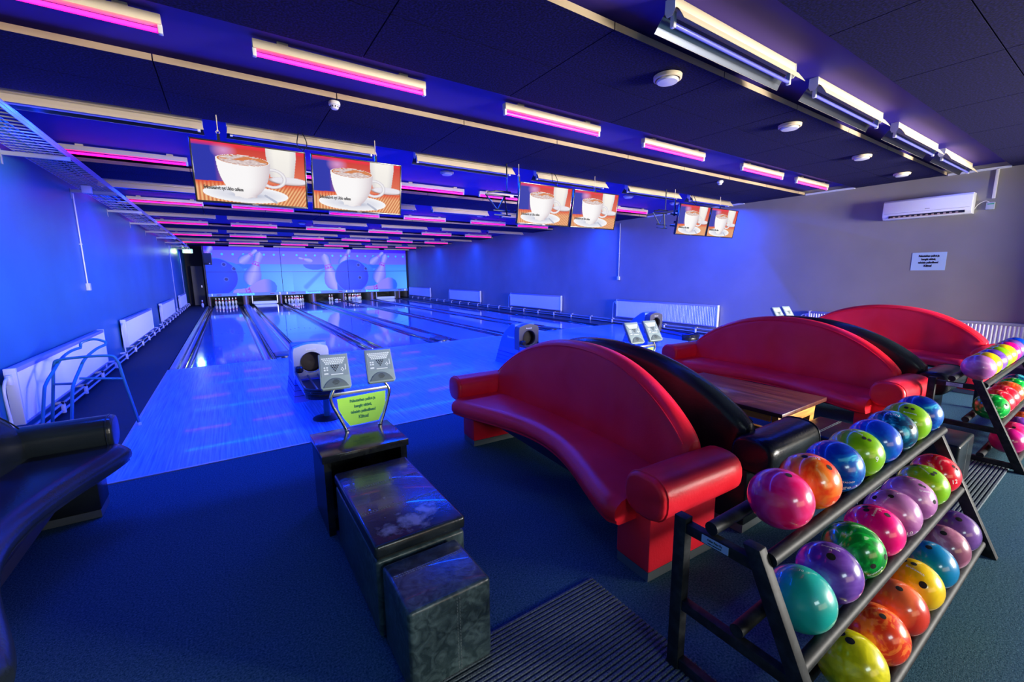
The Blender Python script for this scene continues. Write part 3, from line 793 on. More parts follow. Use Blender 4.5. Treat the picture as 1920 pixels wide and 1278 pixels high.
# right wall: air conditioner, notice, trunking
t = thing('air_conditioner', 'white split air conditioner mounted high on the grey wall', 'air conditioner', (XR, 1.72, 2.45))
b = BM(); prism(b, [(0, 0), (-.16, .0), (-.205, .05), (-.215, .12), (-.20, .29), (-.17, .32), (0, .32)], 'y', 0, 1.09, bev=.006); obj('casing', b, rad_m, t, 30)
b = BM(); box(b, -.2165, -.208, .02, 1.07, .098, .101); obj('seam', b, mat('seam_grey', (.25, .25, .28), .6), t, 0)
b = BM(); box(b, -.212, -.18, .07, 1.0, .022, .060); obj('outlet', b, black_m, t, 0)
b = BM()
for k in range(12): box(b, -.214, -.19, .14 + .07 * k, .17 + .07 * k, .024, .045)
box(b, -.216, -.20, .10, .98, .018, .026); obj('louvre', b, mat('louvre_brown', (.45, .33, .25), .5), t, 0)
b = BM(); box(b, -.2165, -.212, .48, .54, .128, .136); obj('badge', b, mat('text_grey', (.2, .2, .22), .6), t, 0)
b = BM(); box(b, XR - .03, XR, 1.515, 1.55, 2.66, ZP, bev=.003); tag(obj('cable_trunking', b, white_m), 'white cable trunking dropping from the ceiling right of the air conditioner', 'trunking')
t = thing('isolator_switch', 'small grey isolator box beside the air conditioner with a looped white cable', 'switch', (XR, 1.55, 2.55))
b = BM(); box(b, -.05, 0, -.045, .045, -.055, .055, bev=.006); obj('case', b, mat('switch_grey', (.5, .55, .6), .4), t)
b = BM(); box(b, -.054, -.05, -.04, .03, .02, .035); obj('label_strip', b, mat('switch_green', (.05, .4, .2), .5), t, 0)
b = BM(); tube(b, smooth_path([(-.02, .17, -.03), (-.03, .13, .04), (-.03, .06, .08), (-.02, .01, .05)]), .005, 6); obj('cable', b, white_m, t)
LINES = ['Palautathan pallot ja', 'keng\u00e4t n\u00e4tisti,', 'takaisin paikoilleen!', 'Kiitos!']
t = thing('wall_notice', 'pale blue printed notice with four black lines on the grey wall', 'notice', (XR - .004, 2.17, 1.725))
b = BM(); box(b, -.002, .003, -.215, .215, -.15, .15); obj('sheet', b, mat('notice_blue', (.45, .62, .78), .5), t, 0)
for k, (ln, sz) in enumerate(zip(LINES, (.042, .042, .042, .05))):
    text('line', ln, sz, txt_blk, t, (-.0035, 0, .09 - .055 * k), (PI / 2, 0, -PI / 2), .0028, .76)

# ------------------------------------------------------------------ sofas
def ztop(y): return .62 + .445 * max(0, 1 - (abs(y) / 1.10) ** 2.2) ** .8
def make_sofa(leath, label, loc, rz):
    """faces -x, long side along y"""
    t = thing('sofa', label, 'sofa', loc, rz)
    # seat cushion: concave front
    b = BM(); L = []; n = 44; H = 1.045
    for i in range(n + 1):
        y = -H + 2 * H * i / n; e = abs(y) / H
        xf = -.165 + .27 * math.cos(PI / 2 * min(1, abs(y) / 1.0)) ** 1.3
        k = min(1, (1 - e) / .045); k = math.sqrt(max(0, 1 - (1 - k) ** 2)); k = .78 + .22 * k
        xf += (1 - k) * .10; zb, zt = .318, .455 - .012 * (1 - k)
        prof = [(xf + .02, zb), (xf + .004, zb + .012), (xf + .004, zb + .026), (xf - .006, zb + .034), (xf - .012, zb + .055), (xf - .010, zb + .085), (xf + .008, zt - .028), (xf + .035, zt - .008), (xf + .075, zt), (.30, zt + .004 * math.sin(y * 9)), (.50, zt - .02), (.50, zb)]
        L.append([(x, y, z) for x, z in prof])
    rings(b, L); obj('seat', b, leath, t, 50)
    # backrest
    b = BM(); L = []; n = 48; H = 1.075
    for i in range(n + 1):
        y = H * math.sin(PI / 2 * (-1 + 2 * i / n))
        zt = ztop(y); xf = .30 + .11 * (1 - (y / H) ** 2)
        e = max(0, (abs(y) / H - .93) / .07); th = .155 * (1 - .25 * e * e); c = xf + .0775
        a0 = c - th / 2; a1 = c + th / 2; zb = .36
        r_ = min(.075, th * .42)
        lean = .04; fold = .007 * noise.noise(Vector((y * 9, 2.5, loc[0]))) + .004 * noise.noise(Vector((y * 26, 7.5, loc[0])))
        prof = [(a0 + .02, zb), (a0 + fold, zb + .1 * (zt - zb)), (a0 + fold * 1.5 + lean * .2, zb + .28 * (zt - zb)), (a0 + fold + lean * .4, zb + .5 * (zt - zb)), (a0 + lean * .8, zt - r_ * 1.3)]
        for q in range(1, 6):
            a = PI - PI / 6 * q * 1.0
            prof.append(((a0 + a1) / 2 + lean * .8 + (th / 2 - .004) * math.cos(a), zt - r_ * 1.0 + r_ * math.sin(a)))
        prof += [(a1 + lean * .8, zt - r_ * 1.3), (a1 + lean * .3, zb + .4 * (zt - zb)), (a1, zb)]
        L.append([(x, y, z) for x, z in prof])
    rings(b, L); bk = obj('backrest', b, leath, t, 60)
    # piping along the front top edge of the back
    b = BM(); pts = []
    for i in range(45):
        y = 1.05 * (-1 + 2 * i / 44); zt = ztop(y); xf = .30 + .11 * (1 - (y / 1.075) ** 2)
        pts.append((xf + .034, y, zt - .040))
    tube(b, pts, .0045, 6); obj('piping', b, leath, bk)
    for s in (-1, 1):
        # pedestal
        b = BM(); box(b, 0, .54, min(s * .91, s * 1.14), max(s * .91, s * 1.14), .055, .45, bev=.012, seg=2)
        p = obj('pedestal', b, leath, t, 40)
        b = BM(); box(b, .005, .535, min(s * .915, s * 1.135), max(s * .915, s * 1.135), .004, .055); box(b, .03, .06, s * 1.0 - .02, s * 1.0 + .02, 0, .006); obj('plinth', b, plinth_m, p, 0)
        # armrest: padded roll overhanging outwards
        b = BM(); L = []
        xs = [-.085, -.080, -.068, -.05, 0, .15, .35, .46, .535, .550, .556]; sc = [.80, .93, .98, 1, 1, 1.01, 1.01, 1, .98, .9, .78]
        yc, zc = s * 1.155, .515
        sec = []
        for q in range(24):
            a = 2 * PI * q / 24; cx_, cz_ = math.cos(a), math.sin(a)
            ex = .125 * (abs(cx_) ** .75) * (1 if cx_ > 0 else -1); ez = .112 * (abs(cz_) ** .8) * (1 if cz_ > 0 else -1)
            sec.append((ex, ez))
        for x, k in zip(xs, sc): L.append([(x, yc + a * k, zc + c * k) for a, c in sec])
        rings(b, L); a_ = obj('armrest', b, leath, t, 50)
        b = BM(); tube(b, [(-.052, yc + a * 1.012, zc + c * 1.012) for a, c in sec], .0035, 5, closed=True); obj('piping', b, leath, a_)
    b = BM(); box(b, .10, .52, -.92, .92, .27, .33); obj('seat_frame', b, black_m, t, 0)
    return t
make_sofa(red_l, 'large red leather sofa with an arched back, nearest to the viewer', (1.89, 2.39, 0), R(-2.9))
make_sofa(blk_l, 'black leather sofa back to back with the nearest red sofa', (3.185, 2.34, 0), R(180))
make_sofa(red_l, 'red leather sofa facing the wooden table in the middle of the seating area', (5.00, 2.315, 0), R(-3.5))
make_sofa(blk_l, 'black leather sofa behind the middle red sofa, only its dark edge visible', (6.235, 2.20, 0), R(179))
make_sofa(red_l, 'farthest red leather sofa in front of the grey wall radiator', (8.02, 2.20, 0), R(-3))
make_sofa(blk_l, 'black leather sofa at the left edge with a curved seat front', (-.66, 2.79, 0), R(180))

# ------------------------------------------------------------------ ottomans, consoles, keypads
def stitch_line(b, p, q, n):
    P, Q = Vector(p), Vector(q)
    for i in range(n):
        a = P.lerp(Q, (i + .15) / n); c = P.lerp(Q, (i + .75) / n); tube(b, [a, c], .0013, 4)
def make_cube(label, x0, x1, y0, y1, h, mt):
    t = thing('ottoman', label, 'ottoman', ((x0 + x1) / 2, (y0 + y1) / 2, 0)); w_, d_ = (x1 - x0) / 2, (y1 - y0) / 2
    b = BM(); box(b, -w_, w_, -d_, d_, .008, h, bev=.018, seg=3)
    obj('body', b, mt, t, 40)
    b = BM(); stitch_line(b, (-w_ + .02, .05, h + .0006), (w_ - .02, .05, h + .0006), 28); stitch_line(b, (-w_ + .02, .062, h + .0006), (w_ - .02, .062, h + .0006), 28)
    obj('top_stitching', b, stitch, t, 0); b = BM()
    stitch_line(b, (0.02, -d_ - .0006, .03), (0.02, -d_ - .0006, h - .02), 24); stitch_line(b, (.032, -d_ - .0006, .03), (.032, -d_ - .0006, h - .02), 24)
    obj('front_stitching', b, stitch, t, 0)
    b = BM()
    for sx in (-1, 1):
        for sy in (-1, 1): box(b, sx * (w_ - .05) - .015, sx * (w_ - .05) + .015, sy * (d_ - .05) - .015, sy * (d_ - .05) + .015, 0, .008)
    obj('foot', b, black_m, t, 0)
    return t
make_cube('small black leather cube ottoman, nearest and lowest of the row', .605, .955, 1.345, 1.665, .37, ott_l)
# bench with lid
t = thing('storage_ottoman', 'long black leather storage bench with a worn lid between cube and console', 'ottoman', (.80, 2.09, 0))
w_, d_ = .215, .41
b = BM(); box(b, -w_ + .004, w_ - .004, -d_ + .006, d_ - .006, .008, .375, bev=.014, seg=3); obj('body', b, ott_l, t, 40)
b = BM(); box(b, -w_, w_, -d_, d_, .384, .450, bev=.017, seg=3)
lid_m = noise_mix(mat('worn_black_leather', rough=.27, coat=.2), (.008, .012, .015), (.020, .028, .032), (7, 7, 7), 8, .4, .7, .8, .35, bscale=45, bdist=.003)
N, L, p = nt(lid_m)
tc = N.new('ShaderNodeTexCoord'); no = N.new('ShaderNodeTexNoise'); no.inputs['Scale'].default_value = 26; no.inputs['Detail'].default_value = 8
L.new(tc.outputs['Object'], no.inputs['Vector'])
def mth(op, a, b_=None):
    n_ = N.new('ShaderNodeMath'); n_.operation = op; n_.use_clamp = op == 'SUBTRACT' or op == 'MINIMUM'
    for i_, v_ in enumerate((a, b_)):
        if v_ is None: continue
        if isinstance(v_, (int, float)): n_.inputs[i_].default_value = v_
        else: L.new(v_, n_.inputs[i_])
    return n_.outputs[0]
tot = None
for cx_, cy_, rr_ in ((.075, -.245, .085), (-.125, -.315, .075), (-.01, -.30, .12)):
    vd = N.new('ShaderNodeVectorMath'); vd.operation = 'DISTANCE'; L.new(tc.outputs['Object'], vd.inputs[0]); vd.inputs[1].default_value = (cx_, cy_, .45)
    f_ = mth('SUBTRACT', 1.0, mth('DIVIDE', vd.outputs['Value'], rr_))
    tot = f_ if tot is None else mth('MAXIMUM', tot, f_)
wear = mth('MINIMUM', mth('MULTIPLY', mth('SUBTRACT', mth('ADD', mth('MULTIPLY', tot, .55), no.outputs['Fac']), .66), 3.2), 1.0)
old = p.inputs['Base Color'].links[0].from_socket
mx = N.new('ShaderNodeMix'); mx.data_type = 'RGBA'; L.new(wear, mx.inputs['Factor']); L.new(old, mx.inputs[6]); mx.inputs[7].default_value = (.26, .29, .30, 1); L.new(mx.outputs[2], p.inputs['Base Color'])
lid = obj('lid', b, lid_m, t, 40)
b = BM()
for yy in (-.13, -.118): stitch_line(b, (-w_ + .02, yy, .4506), (w_ - .02, yy, .4506), 30)
obj('seam_stitching', b, stitch, lid, 0)
b = BM()
for yy in (.14, .152): stitch_line(b, (-w_ + .02, yy, .4506), (w_ - .02, yy, .4506), 30)
obj('seam_stitching', b, stitch, lid, 0)
b = BM(); box(b, -w_ + .02, w_ - .02, -d_ + .02, d_ - .02, .374, .386); obj('hinge_gap', b, black_m, t, 0)
b = BM()
for sx in (-1, 1):
    for sy in (-1, 1): box(b, sx * .16 - .015, sx * .16 + .015, sy * .35 - .015, sy * .35 + .015, 0, .01)
obj('foot', b, black_m, t, 0)
make_cube('dark ottoman at the near end of the wooden table, mostly hidden by the bowling balls', 3.66, 4.16, .98, 1.40, .40, blk_l)
make_cube('dark leather cube ottoman glimpsed between the two ball racks', 4.30, 4.74, .60, 1.02, .36, blk_l).location.z = .0117

# console table 1 and its copies
def make_console(label, x, y):
    t = thing('console_table', label, 'side table', (x, y, 0))
    b = BM(); box(b, -.265, .265, -.225, .225, .475, .52, bev=.003); obj('tabletop', b, table_black, t)
    for s in (-1, 1):
        b = BM(); box(b, min(s * .255, s * .215), max(s * .255, s * .215), -.21, .21, 0, .475); obj('side_panel', b, table_black, t, 0)
    b = BM(); box(b, -.215, .215, .16, .19, .03, .475); obj('back_panel', b, table_black, t, 0)
    b = BM(); box(b, -.215, .215, -.2, .16, .10, .125); obj('shelf', b, table_black, t, 0)
    return t
make_console('square black console table carrying the nearest keypad stand', .808, 2.82)
make_console('black console table hidden behind the black sofa, carrying the middle keypad stand', 3.80, 2.85)
make_console('black console table carrying the farthest keypad stand behind the middle red sofa', 6.98, 2.85)
key_face = mat('keypad_grey', (.24, .31, .32), .4); key_body = mat('keypad_case', (.24, .32, .33), .4)
key_white = mat('key_white', (.72, .80, .78), .4)
sign_g = mat('sign_lime', (.40, .86, .10), .45); 
lime_txt = mat('sign_text', (.03, .22, .08), .6)
def make_keypads(label, x, y, z):
    t = thing('keypad_stand', label, 'keypad stand', (x, y, z))
    # two posts bowing outwards like a lyre
    heads = [(-.125, 0), (.175, 0)]
    for i, s in enumerate((-1, 1)):
        xb, xm, xt = (-.085, -.165, -.125) if s < 0 else (.145, .215, .175)
        b = BM(); tube(b, smooth_path([(xb, 0, 0), (xb + s * .035, 0, .09), (xm, 0, .20), (xm + s * .004, 0, .26), (xt, .01, .335)], 6), .0115, 12)
        lathe(b, [(.016, 0), (.016, .008)], 12, (xb, 0, 0)); obj('post', b, chrome, t)
    b = BM(); box(b, -.158, .212, -.007, .007, .255, .278, bev=.003); obj('crossbar', b, alu, t)
    # sign sheet held between the posts
    b = BM(); prism(b, [(-.135, .235), (.195, .245), (.190, .16), (.165, .09), (.135, .035), (-.060, .030), (-.100, .09), (-.130, .16)], 'y', -.004, .0); sg = obj('sign_sheet', b, sign_g, t, 0)
    sg['label'] = 'lime green notice sheet with four printed lines'
    for k, (ln, sz) in enumerate(zip(LINES, (.027, .027, .027, .033))):
        text('line', ln, sz, lime_txt, sg, (.033, -.0045, .205 - .040 * k), FACE_CAM, .0015, .80)
    for i, (hx, _) in enumerate(heads):
        h_ = D.objects.new('keypad', None); 
        b = BM()
        # wedge case, local coords: width x, slope up/back
        W, Hh, T = .095, .125, .035
        poly = [(-W, -Hh + .012), (-W + .01, -Hh), (W - .01, -Hh), (W, -Hh + .012), (W - .004, Hh - .004), (0, Hh - .012), (-W + .004, Hh)]
        prism(b, poly, 'z', -T, 0, bev=.004)
        k_ = obj('keypad', b, key_body, t, 40); D.objects.remove(h_)
        k_.location = (hx - .012, -.01, .435); k_.rotation_euler = (R(58), 0, R(-6))
        b = BM(); box(b, -W + .012, W - .012, -.038, Hh - .022, 0, .0015); obj('face_plate', b, key_face, k_, 0)
        b = BM()
        for r_ in range(4):
            m_ = 11 - r_ * 1
            for c in range(m_):
                xx = (c - (m_ - 1) / 2) * .0138; yy = .088 - r_ * .0125
                box(b, xx - .0055, xx + .0055, yy - .0045, yy + .0045, .0015, .0035)
        obj('letter_keys', b, key_white, k_, 0)
        b = BM()
        for r_ in range(4):
            for c in range(4 - r_):
                xx = .004 + (c - (3 - r_) / 2) * .014; yy = .034 - r_ * .012; lathe(b, [(.0042, .0015), (.0042, .004)], 8, (xx, yy, 0))
        obj('pin_keys', b, txt_blk, k_, 0)
        b = BM()
        for r_ in range(2):
            for c in range(2): box(b, -.066 + c * .016, -.055 + c * .016, .018 - r_ * .016, .028 - r_ * .016, .0015, .0035)
        box(b, -.066, -.04, -.024, -.014, .0015, .0035); box(b, -.025, .05, -.030, -.024, .0015, .0035)
        for q in ((.042, .004), (.056, .004), (.049, .014), (.049, -.006)): box(b, q[0] - .004, q[0] + .004, q[1] - .004, q[1] + .004, .0015, .0035)
        box(b, .066, .072, .0, .04, .0015, .0035)
        obj('function_keys', b, key_white, k_, 0)
        b = BM(); n = 14
        arc = [(-.075 + .15 * q / n, -.110 + .058 * math.sin(PI * q / n) ** .7) for q in range(n + 1)]
        prism(b, [(-.078, -.115)] + arc + [(.078, -.115)], 'z', 0, .004, bev=.001); obj('speaker_cover', b, mat('keypad_shade', (.11, .15, .155), .45), k_, 30)
        b = BM()
        for q in range(5):
            w2 = .022 * math.sin(PI * (q + 1) / 6); box(b, -w2, w2, -.098 + q * .0075, -.0955 + q * .0075, .004, .0055)
        obj('speaker_slot', b, txt_blk, k_, 0)
    return t
k1 = make_keypads('nearest pair of grey keypads on curved chrome posts with a lime green notice', .855, 2.97, .5206)
dup(k1, (3.86, 3.0, .5206), 'middle pair of grey keypads with lime green notice, seen above the black sofa')
dup(k1, (7.02, 3.0, .5206), 'farthest pair of keypads just showing above the middle red sofa')

# ------------------------------------------------------------------ ball returns
def make_return(label, x, silver):
    t = thing('ball_return', label, 'ball return', (x, 5.8, 0))
    face = mat('face_silver', (.62, .68, .66), .35) if silver else mat('face_dark', (.11, .105, .12), .35)
    # blue shell: side profile in (y,z), swept in x with taper
    def shell_loop(xx, inset):
        P = [(.10, .30), (.10, .725), (.13, .742), (.17, .742), (.24, .71), (.40, .60), (.52, .46), (.60, .30)]
        return [(xx, y + (inset if i < 1 else 0), z - (inset * .6 if 1 < i < 6 else 0)) for i, (y, z) in enumerate(P)]
    b = BM(); rings(b, [shell_loop(-.205, .02), shell_loop(-.19, 0), shell_loop(.19, 0), shell_loop(.205, .02)]); sh = obj('hood_shell', b, hood_blue, t, 45)
    b = BM(); rings(b, [[(-.205, .0, .30), (.205, .0, .30), (.205, .60, .30), (-.205, .60, .30)], [(-.235, -.02, .04), (.235, -.02, .04), (.235, .68, .04), (-.235, .68, .04)], [(-.24, -.03, .0), (.24, -.03, .0), (.24, .70, .0), (-.24, .70, .0)]][::-1])
    bs = obj('base_skirt', b, hood_blue, t, 20)
    b = BM()
    for k in range(3): box(b, -.222 - .005 * k, .222 + .005 * k, -.012 - .004 * k, .63 + .02 * k, .22 - .07 * k, .226 - .07 * k)
    obj('skirt_groove', b, mat('groove', (.02, .04, .2), .5), bs, 0)
    # face plate with arched top and a round opening
    n = 14
    out = [(-.205, .30), (-.205, .64)] + [(-.195 + .39 * q / n, .69 + .045 * math.sin(PI * q / n)) for q in range(n + 1)] + [(.205, .64), (.205, .30)]
    m_ = 32; cx_, cz_, rr = 0, .50, .128
    b = BM()
    # ring of quads between hole and outline (ray cast outline)
    def outp(a):
        dx, dz = math.cos(a), math.sin(a); best = 9
        for i in range(len(out)):
            p, q = out[i], out[(i + 1) % len(out)]
            ex, ez = q[0] - p[0], q[1] - p[1]; den = dx * ez - dz * ex
            if abs(den) < 1e-9: continue
            tt = ((p[0] - cx_) * ez - (p[1] - cz_) * ex) / den; uu = ((p[0] - cx_) * dz - (p[1] - cz_) * dx) / den
            if tt > 0 and -1e-6 <= uu <= 1.000001: best = min(best, tt)
        return cx_ + dx * best, cz_ + dz * best
    lo = []; 
    for k in range(m_ * 2):
        a = 2 * PI * k / (m_ * 2); o_ = outp(a); h = (cx_ + rr * math.cos(a), cz_ + rr * math.sin(a))
        lo.append((o_, h))
    A = [b.verts.new((o_[0], -.03, o_[1])) for o_, h in lo]; Bv = [b.verts.new((h[0], -.03, h[1])) for o_, h in lo]
    Cv = [b.verts.new((h[0] * .96, .0, cz_ + (h[1] - cz_) * .96)) for o_, h in lo]; Dv = [b.verts.new((o_[0], .115, o_[1])) for o_, h in lo]
    k2 = len(lo)
    for i in range(k2):
        j = (i + 1) % k2
        b.faces.new((A[i], A[j], Bv[j], Bv[i])); b.faces.new((Bv[i], Bv[j], Cv[j], Cv[i])); b.faces.new((A[i], Dv[i], Dv[j], A[j]))
    obj('face_plate', b, face, t, 40)
    b = BM(); lathe(b, [(rr, -.034), (rr + .006, -.036), (rr + .006, -.030)], 40, (cx_, 0, cz_), axis='y', caps=False); obj('opening_ring', b, steel_d, t)
    b = BM(); lathe(b, [(rr * .97, .0), (rr * .93, .075), (.0005, .085)], 32, (cx_, -.004, cz_), axis='y', caps=False); obj('opening', b, mat('opening_dark', (.02, .012, .014), .5), t)
    text('lettering', 'Brunswick', .028, txt_wht, t, (0, -.031, .665), FACE_CAM, .0006)
    text('side_lettering', 'Brunswick', .05, txt_wht, sh, (-.2065, .22, .50), (PI / 2, 0, -PI / 2), .0006)
    # ball tray
    for s in (-1, 1):
        b = BM(); tube(b, smooth_path([(s * .19, -.02, .40), (s * .19, -.30, .37), (s * .19, -.75, .345), (s * .15, -.95, .34)]), .014, 10); obj('tray_rail', b, steel_d, t)
        b = BM(); box(b, s * .19 - .006, s * .19 + .006, -.8, -.02, .27, .36); obj('tray_side', b, hood_blue, t, 0)
    b = BM(); tube(b, [(-.06, -.02, .335), (-.06, -.92, .30)], .012, 8); tube(b, [(.06, -.02, .335), (.06, -.92, .30)], .012, 8); obj('ball_track', b, steel_d, t)
    b = BM(); box(b, -.185, .185, -.9, -.02, .262, .275); obj('tray_floor', b, black_m, t, 0)
    n = 14; b = BM()
    pl = [(.205 * math.cos(a), -.80 - .20 * math.sin(a)) for a in [PI * q / n for q in range(n + 1)]]
    prism(b, pl + [(-.17, -.80)] + [(.165 * math.cos(a), -.80 - .16 * math.sin(a)) for a in [PI - PI * q / n for q in range(n + 1)]], 'z', .27, .365, bev=.004) if False else prism(b, pl, 'z', .255, .315, bev=.006)
    for z_, rr_ in ((.325, .2), (.345, .205), (.365, .2)):
        tube(b, [(rr_ * math.cos(a), -.80 - rr_ * math.sin(a), z_) for a in [PI * q / n for q in range(n + 1)]], .012, 8)
    obj('tray_end', b, black_m, t)
    b = BM(); lathe(b, [(.035, 0), (.035, .255)], 16, (.0, -.84, 0)); pc = obj('pedestal', b, cyanrail, t)
    b = BM(); lathe(b, [(.15, 0), (.15, .012), (.05, .03)], 28, (.0, -.84, 0)); obj('foot_disc', b, steel_d, pc)
    b = BM(); lathe(b, [(.03, -.03), (.045, -.01), (.045, .03), (.03, .05)], 14, (-.15, -.06, .42)); obj('hand_dryer', b, black_m, t)
    return t
make_return('nearest ball return with a silver face and round opening, behind the keypads', .975, True)
make_return('middle ball return with blue hood and dark face, beyond the nearest red sofa', 4.36, False)
make_return('farthest ball return with dark face in front of the long wall radiator', 7.70, False)

# ------------------------------------------------------------------ ball ramp for children
t = thing('ball_ramp', 'blue tubular bowling ramp standing by the nearest left radiator', 'ball ramp', (0, 0, 0))
RA = [(-1.17, 6.2, .85), (-1.23, 6.1, .83), (-1.27, 5.95, .78), (-1.30, 5.8, .69), (-1.33, 5.68, .60), (-1.335, 5.6, .52), (-1.35, 5.42, .16), (-1.355, 5.32, .03)]
RB = [(-.98, 6.2, .86), (-1.04, 6.1, .83), (-1.10, 5.95, .76), (-1.13, 5.82, .66), (-1.15, 5.7, .57), (-1.155, 5.62, .49), (-1.165, 5.44, .14), (-1.17, 5.34, .03)]
for P in (RA, RB):
    b = BM(); tube(b, smooth_path(P, 5), .0135, 10); obj('rail', b, cyanrail, t)
b = BM(); tube(b, smooth_path([(-1.17, 6.2, .86), (-1.16, 6.22, .90), (-1.07, 6.24, .925), (-.98, 6.22, .89), (-.98, 6.2, .86)], 4), .0125, 8); obj('top_hoop', b, cyanrail, t)
b = BM(); tube(b, smooth_path([(-.75, 5.88, .02), (-.82, 5.88, .53), (-.85, 5.88, .73), (-.93, 5.88, .785), (-1.25, 5.88, .785), (-1.31, 5.88, .73), (-1.34, 5.88, .53), (-1.41, 5.88, .02)], 5), .0135, 10); obj('leg_frame', b, cyanrail, t)
b = BM(); tube(b, [(-1.335, 5.88, .545), (-1.15, 5.72, .56)], .0115, 8); tube(b, [(-1.12, 5.75, .60), (-.823, 5.88, .53)], .0115, 8); tube(b, [(-1.245, 5.9, .785), (-1.25, 6.05, .82)], .009, 8); tube(b, [(-1.08, 5.9, .785), (-1.07, 6.02, .80)], .009, 8); obj('brace', b, cyanrail, t)
for x in (-.75, -1.41):
    b = BM(); lathe(b, [(.018, 0), (.018, .03), (.012, .035)], 12, (x, 5.88, .003)); obj('rubber_foot', b, white_m, t)

# ------------------------------------------------------------------ wooden table
topw = noise_mix(mat('table_walnut', rough=.3, coat=.2), (.05, .012, .012), (.17, .055, .035), (40, 1.6, 1), 6, .35, .68, .4)
goldw = noise_mix(mat('table_pine', rough=.35), (.45, .17, .03), (.80, .38, .08), (3, 3, 30), 5, .3, .7, .5)
t = thing('coffee_table', 'low dark wooden table with honey-coloured end legs between black and red sofas', 'table', (4.02, 2.03, 0))
b = BM(); box(b, -.40, .40, -.58, .58, .465, .50, bev=.004); obj('tabletop', b, topw, t)
for s in (-1, 1):
    b = BM(); prism(b, [(-.33, .0), (-.24, .0), (-.21, .20), (-.25, .36), (.25, .36), (.21, .20), (.24, .0), (.33, .0), (.36, .12), (.31, .30), (.34, .465), (-.34, .465), (-.31, .30), (-.36, .12)], 'y', s * .50 - .025, s * .50 + .025, bev=.004); obj('end_leg', b, goldw, t, 30)
    b = BM(); box(b, min(s * .35, s * .33), max(s * .35, s * .33), -.47, .47, .40, .465); obj('apron', b, goldw, t, 0)
b = BM(); box(b, -.02, .02, -.48, .48, .14, .22); obj('stretcher', b, goldw, t, 0)

# ------------------------------------------------------------------ ribbed mats
mat_m = noise_mix(mat('ribbed_mat', rough=.95, spec=.15), (.03, .042, .052), (.16, .20, .23), (160, 160, 160), 5, .3, .75, 0, .4, bscale=300)
def ribmat(label, x0, x1, y0, y1):
    b = BM(); n = int((y1 - y0) / .021); prof = [(y0, .002)]
    for i in range(n):
        ya = y0 + (y1 - y0) * i / n; d_ = (y1 - y0) / n
        prof += [(ya, .004), (ya + d_ * .18, .0115), (ya + d_ * .62, .0115), (ya + d_ * .8, .004)]
    prof += [(y1, .004), (y1, .002)]
    prism(b, prof, 'x', x0, x1)
    tag(obj('ribbed_mat', b, mat_m, None, 0), label, 'floor mat')
ribmat('grey ribbed floor mat under the small cube ottoman and the near end of the rack', .25, 1.62, -.6, 1.447)
ribmat('grey ribbed floor mat lying between the two ball racks', 3.62, 5.32, .455, 1.10)

# ------------------------------------------------------------------ ball racks
def make_rack(label, x0, y0, L):
    t = thing('ball_rack', label, 'ball rack', (x0, y0, 0))
    # local y: post at +.89, front foot at +.33
    for k, xx in enumerate((0, L)):
        f_ = BM(); hw = .022
        box(f_, xx - hw, xx + hw, .865, .915, 0, .665, bev=.003)
        fr = obj('rear_post', f_, blackmetal, t)
        f_ = BM(); prism(f_, [(.60, .690), (.655, .690), (.345, 0), (.285, 0)], 'x', xx - hw, xx + hw, bev=.003); obj('front_leg', f_, blackmetal, t, 30)
        for z, ya in ((.604, .600), (.277, .455), (.018, .32)):
            f_ = BM(); box(f_, xx - hw * .8, xx + hw * .8, ya, .87, z + .003, z + .043, bev=.002); obj('cross_bar', f_, blackmetal, t)
    rr = .024
    for z, yc in ((.648, .667), (.342, .551), (.068, .437)):
        for s in (-1, 1):
            yy = yc + (.105 if s > 0 else -.080); zz = z + (.026 if s > 0 else 0) - (.022 if s > 0 and z < .4 else 0)
            b = BM(); tube(b, [(.024 if s < 0 else -.01, yy, zz), (L + (.045 if s < 0 else -.024), yy, zz)], rr, 16)
            obj('rail', b, blackmetal, t)
    b = BM(); box(b, -.0185 - .0015, -.0185, .70, .80, .612, .642); pl = obj('name_plate', b, mat('plate_blue', (.35, .48, .58), .4), t, 0)
    pl['label'] = 'small pale blue printed plate'
    text('plate_text', 'Oskar Pojo Oy', .0115, txt_blk, pl, (-.0203, .75, .632), (PI / 2, 0, -PI / 2), 0, .8)
    text('plate_text', 'www.oskarpojo.fi', .009, txt_blk, pl, (-.0203, .75, .620), (PI / 2, 0, -PI / 2), 0, .8)
    return t
make_rack('black steel rack holding the nearest three rows of bowling balls', 1.55, 0, 2.03)
make_rack('second black steel ball rack at the right edge, farther from the viewer', 5.22, .075, 2.02)

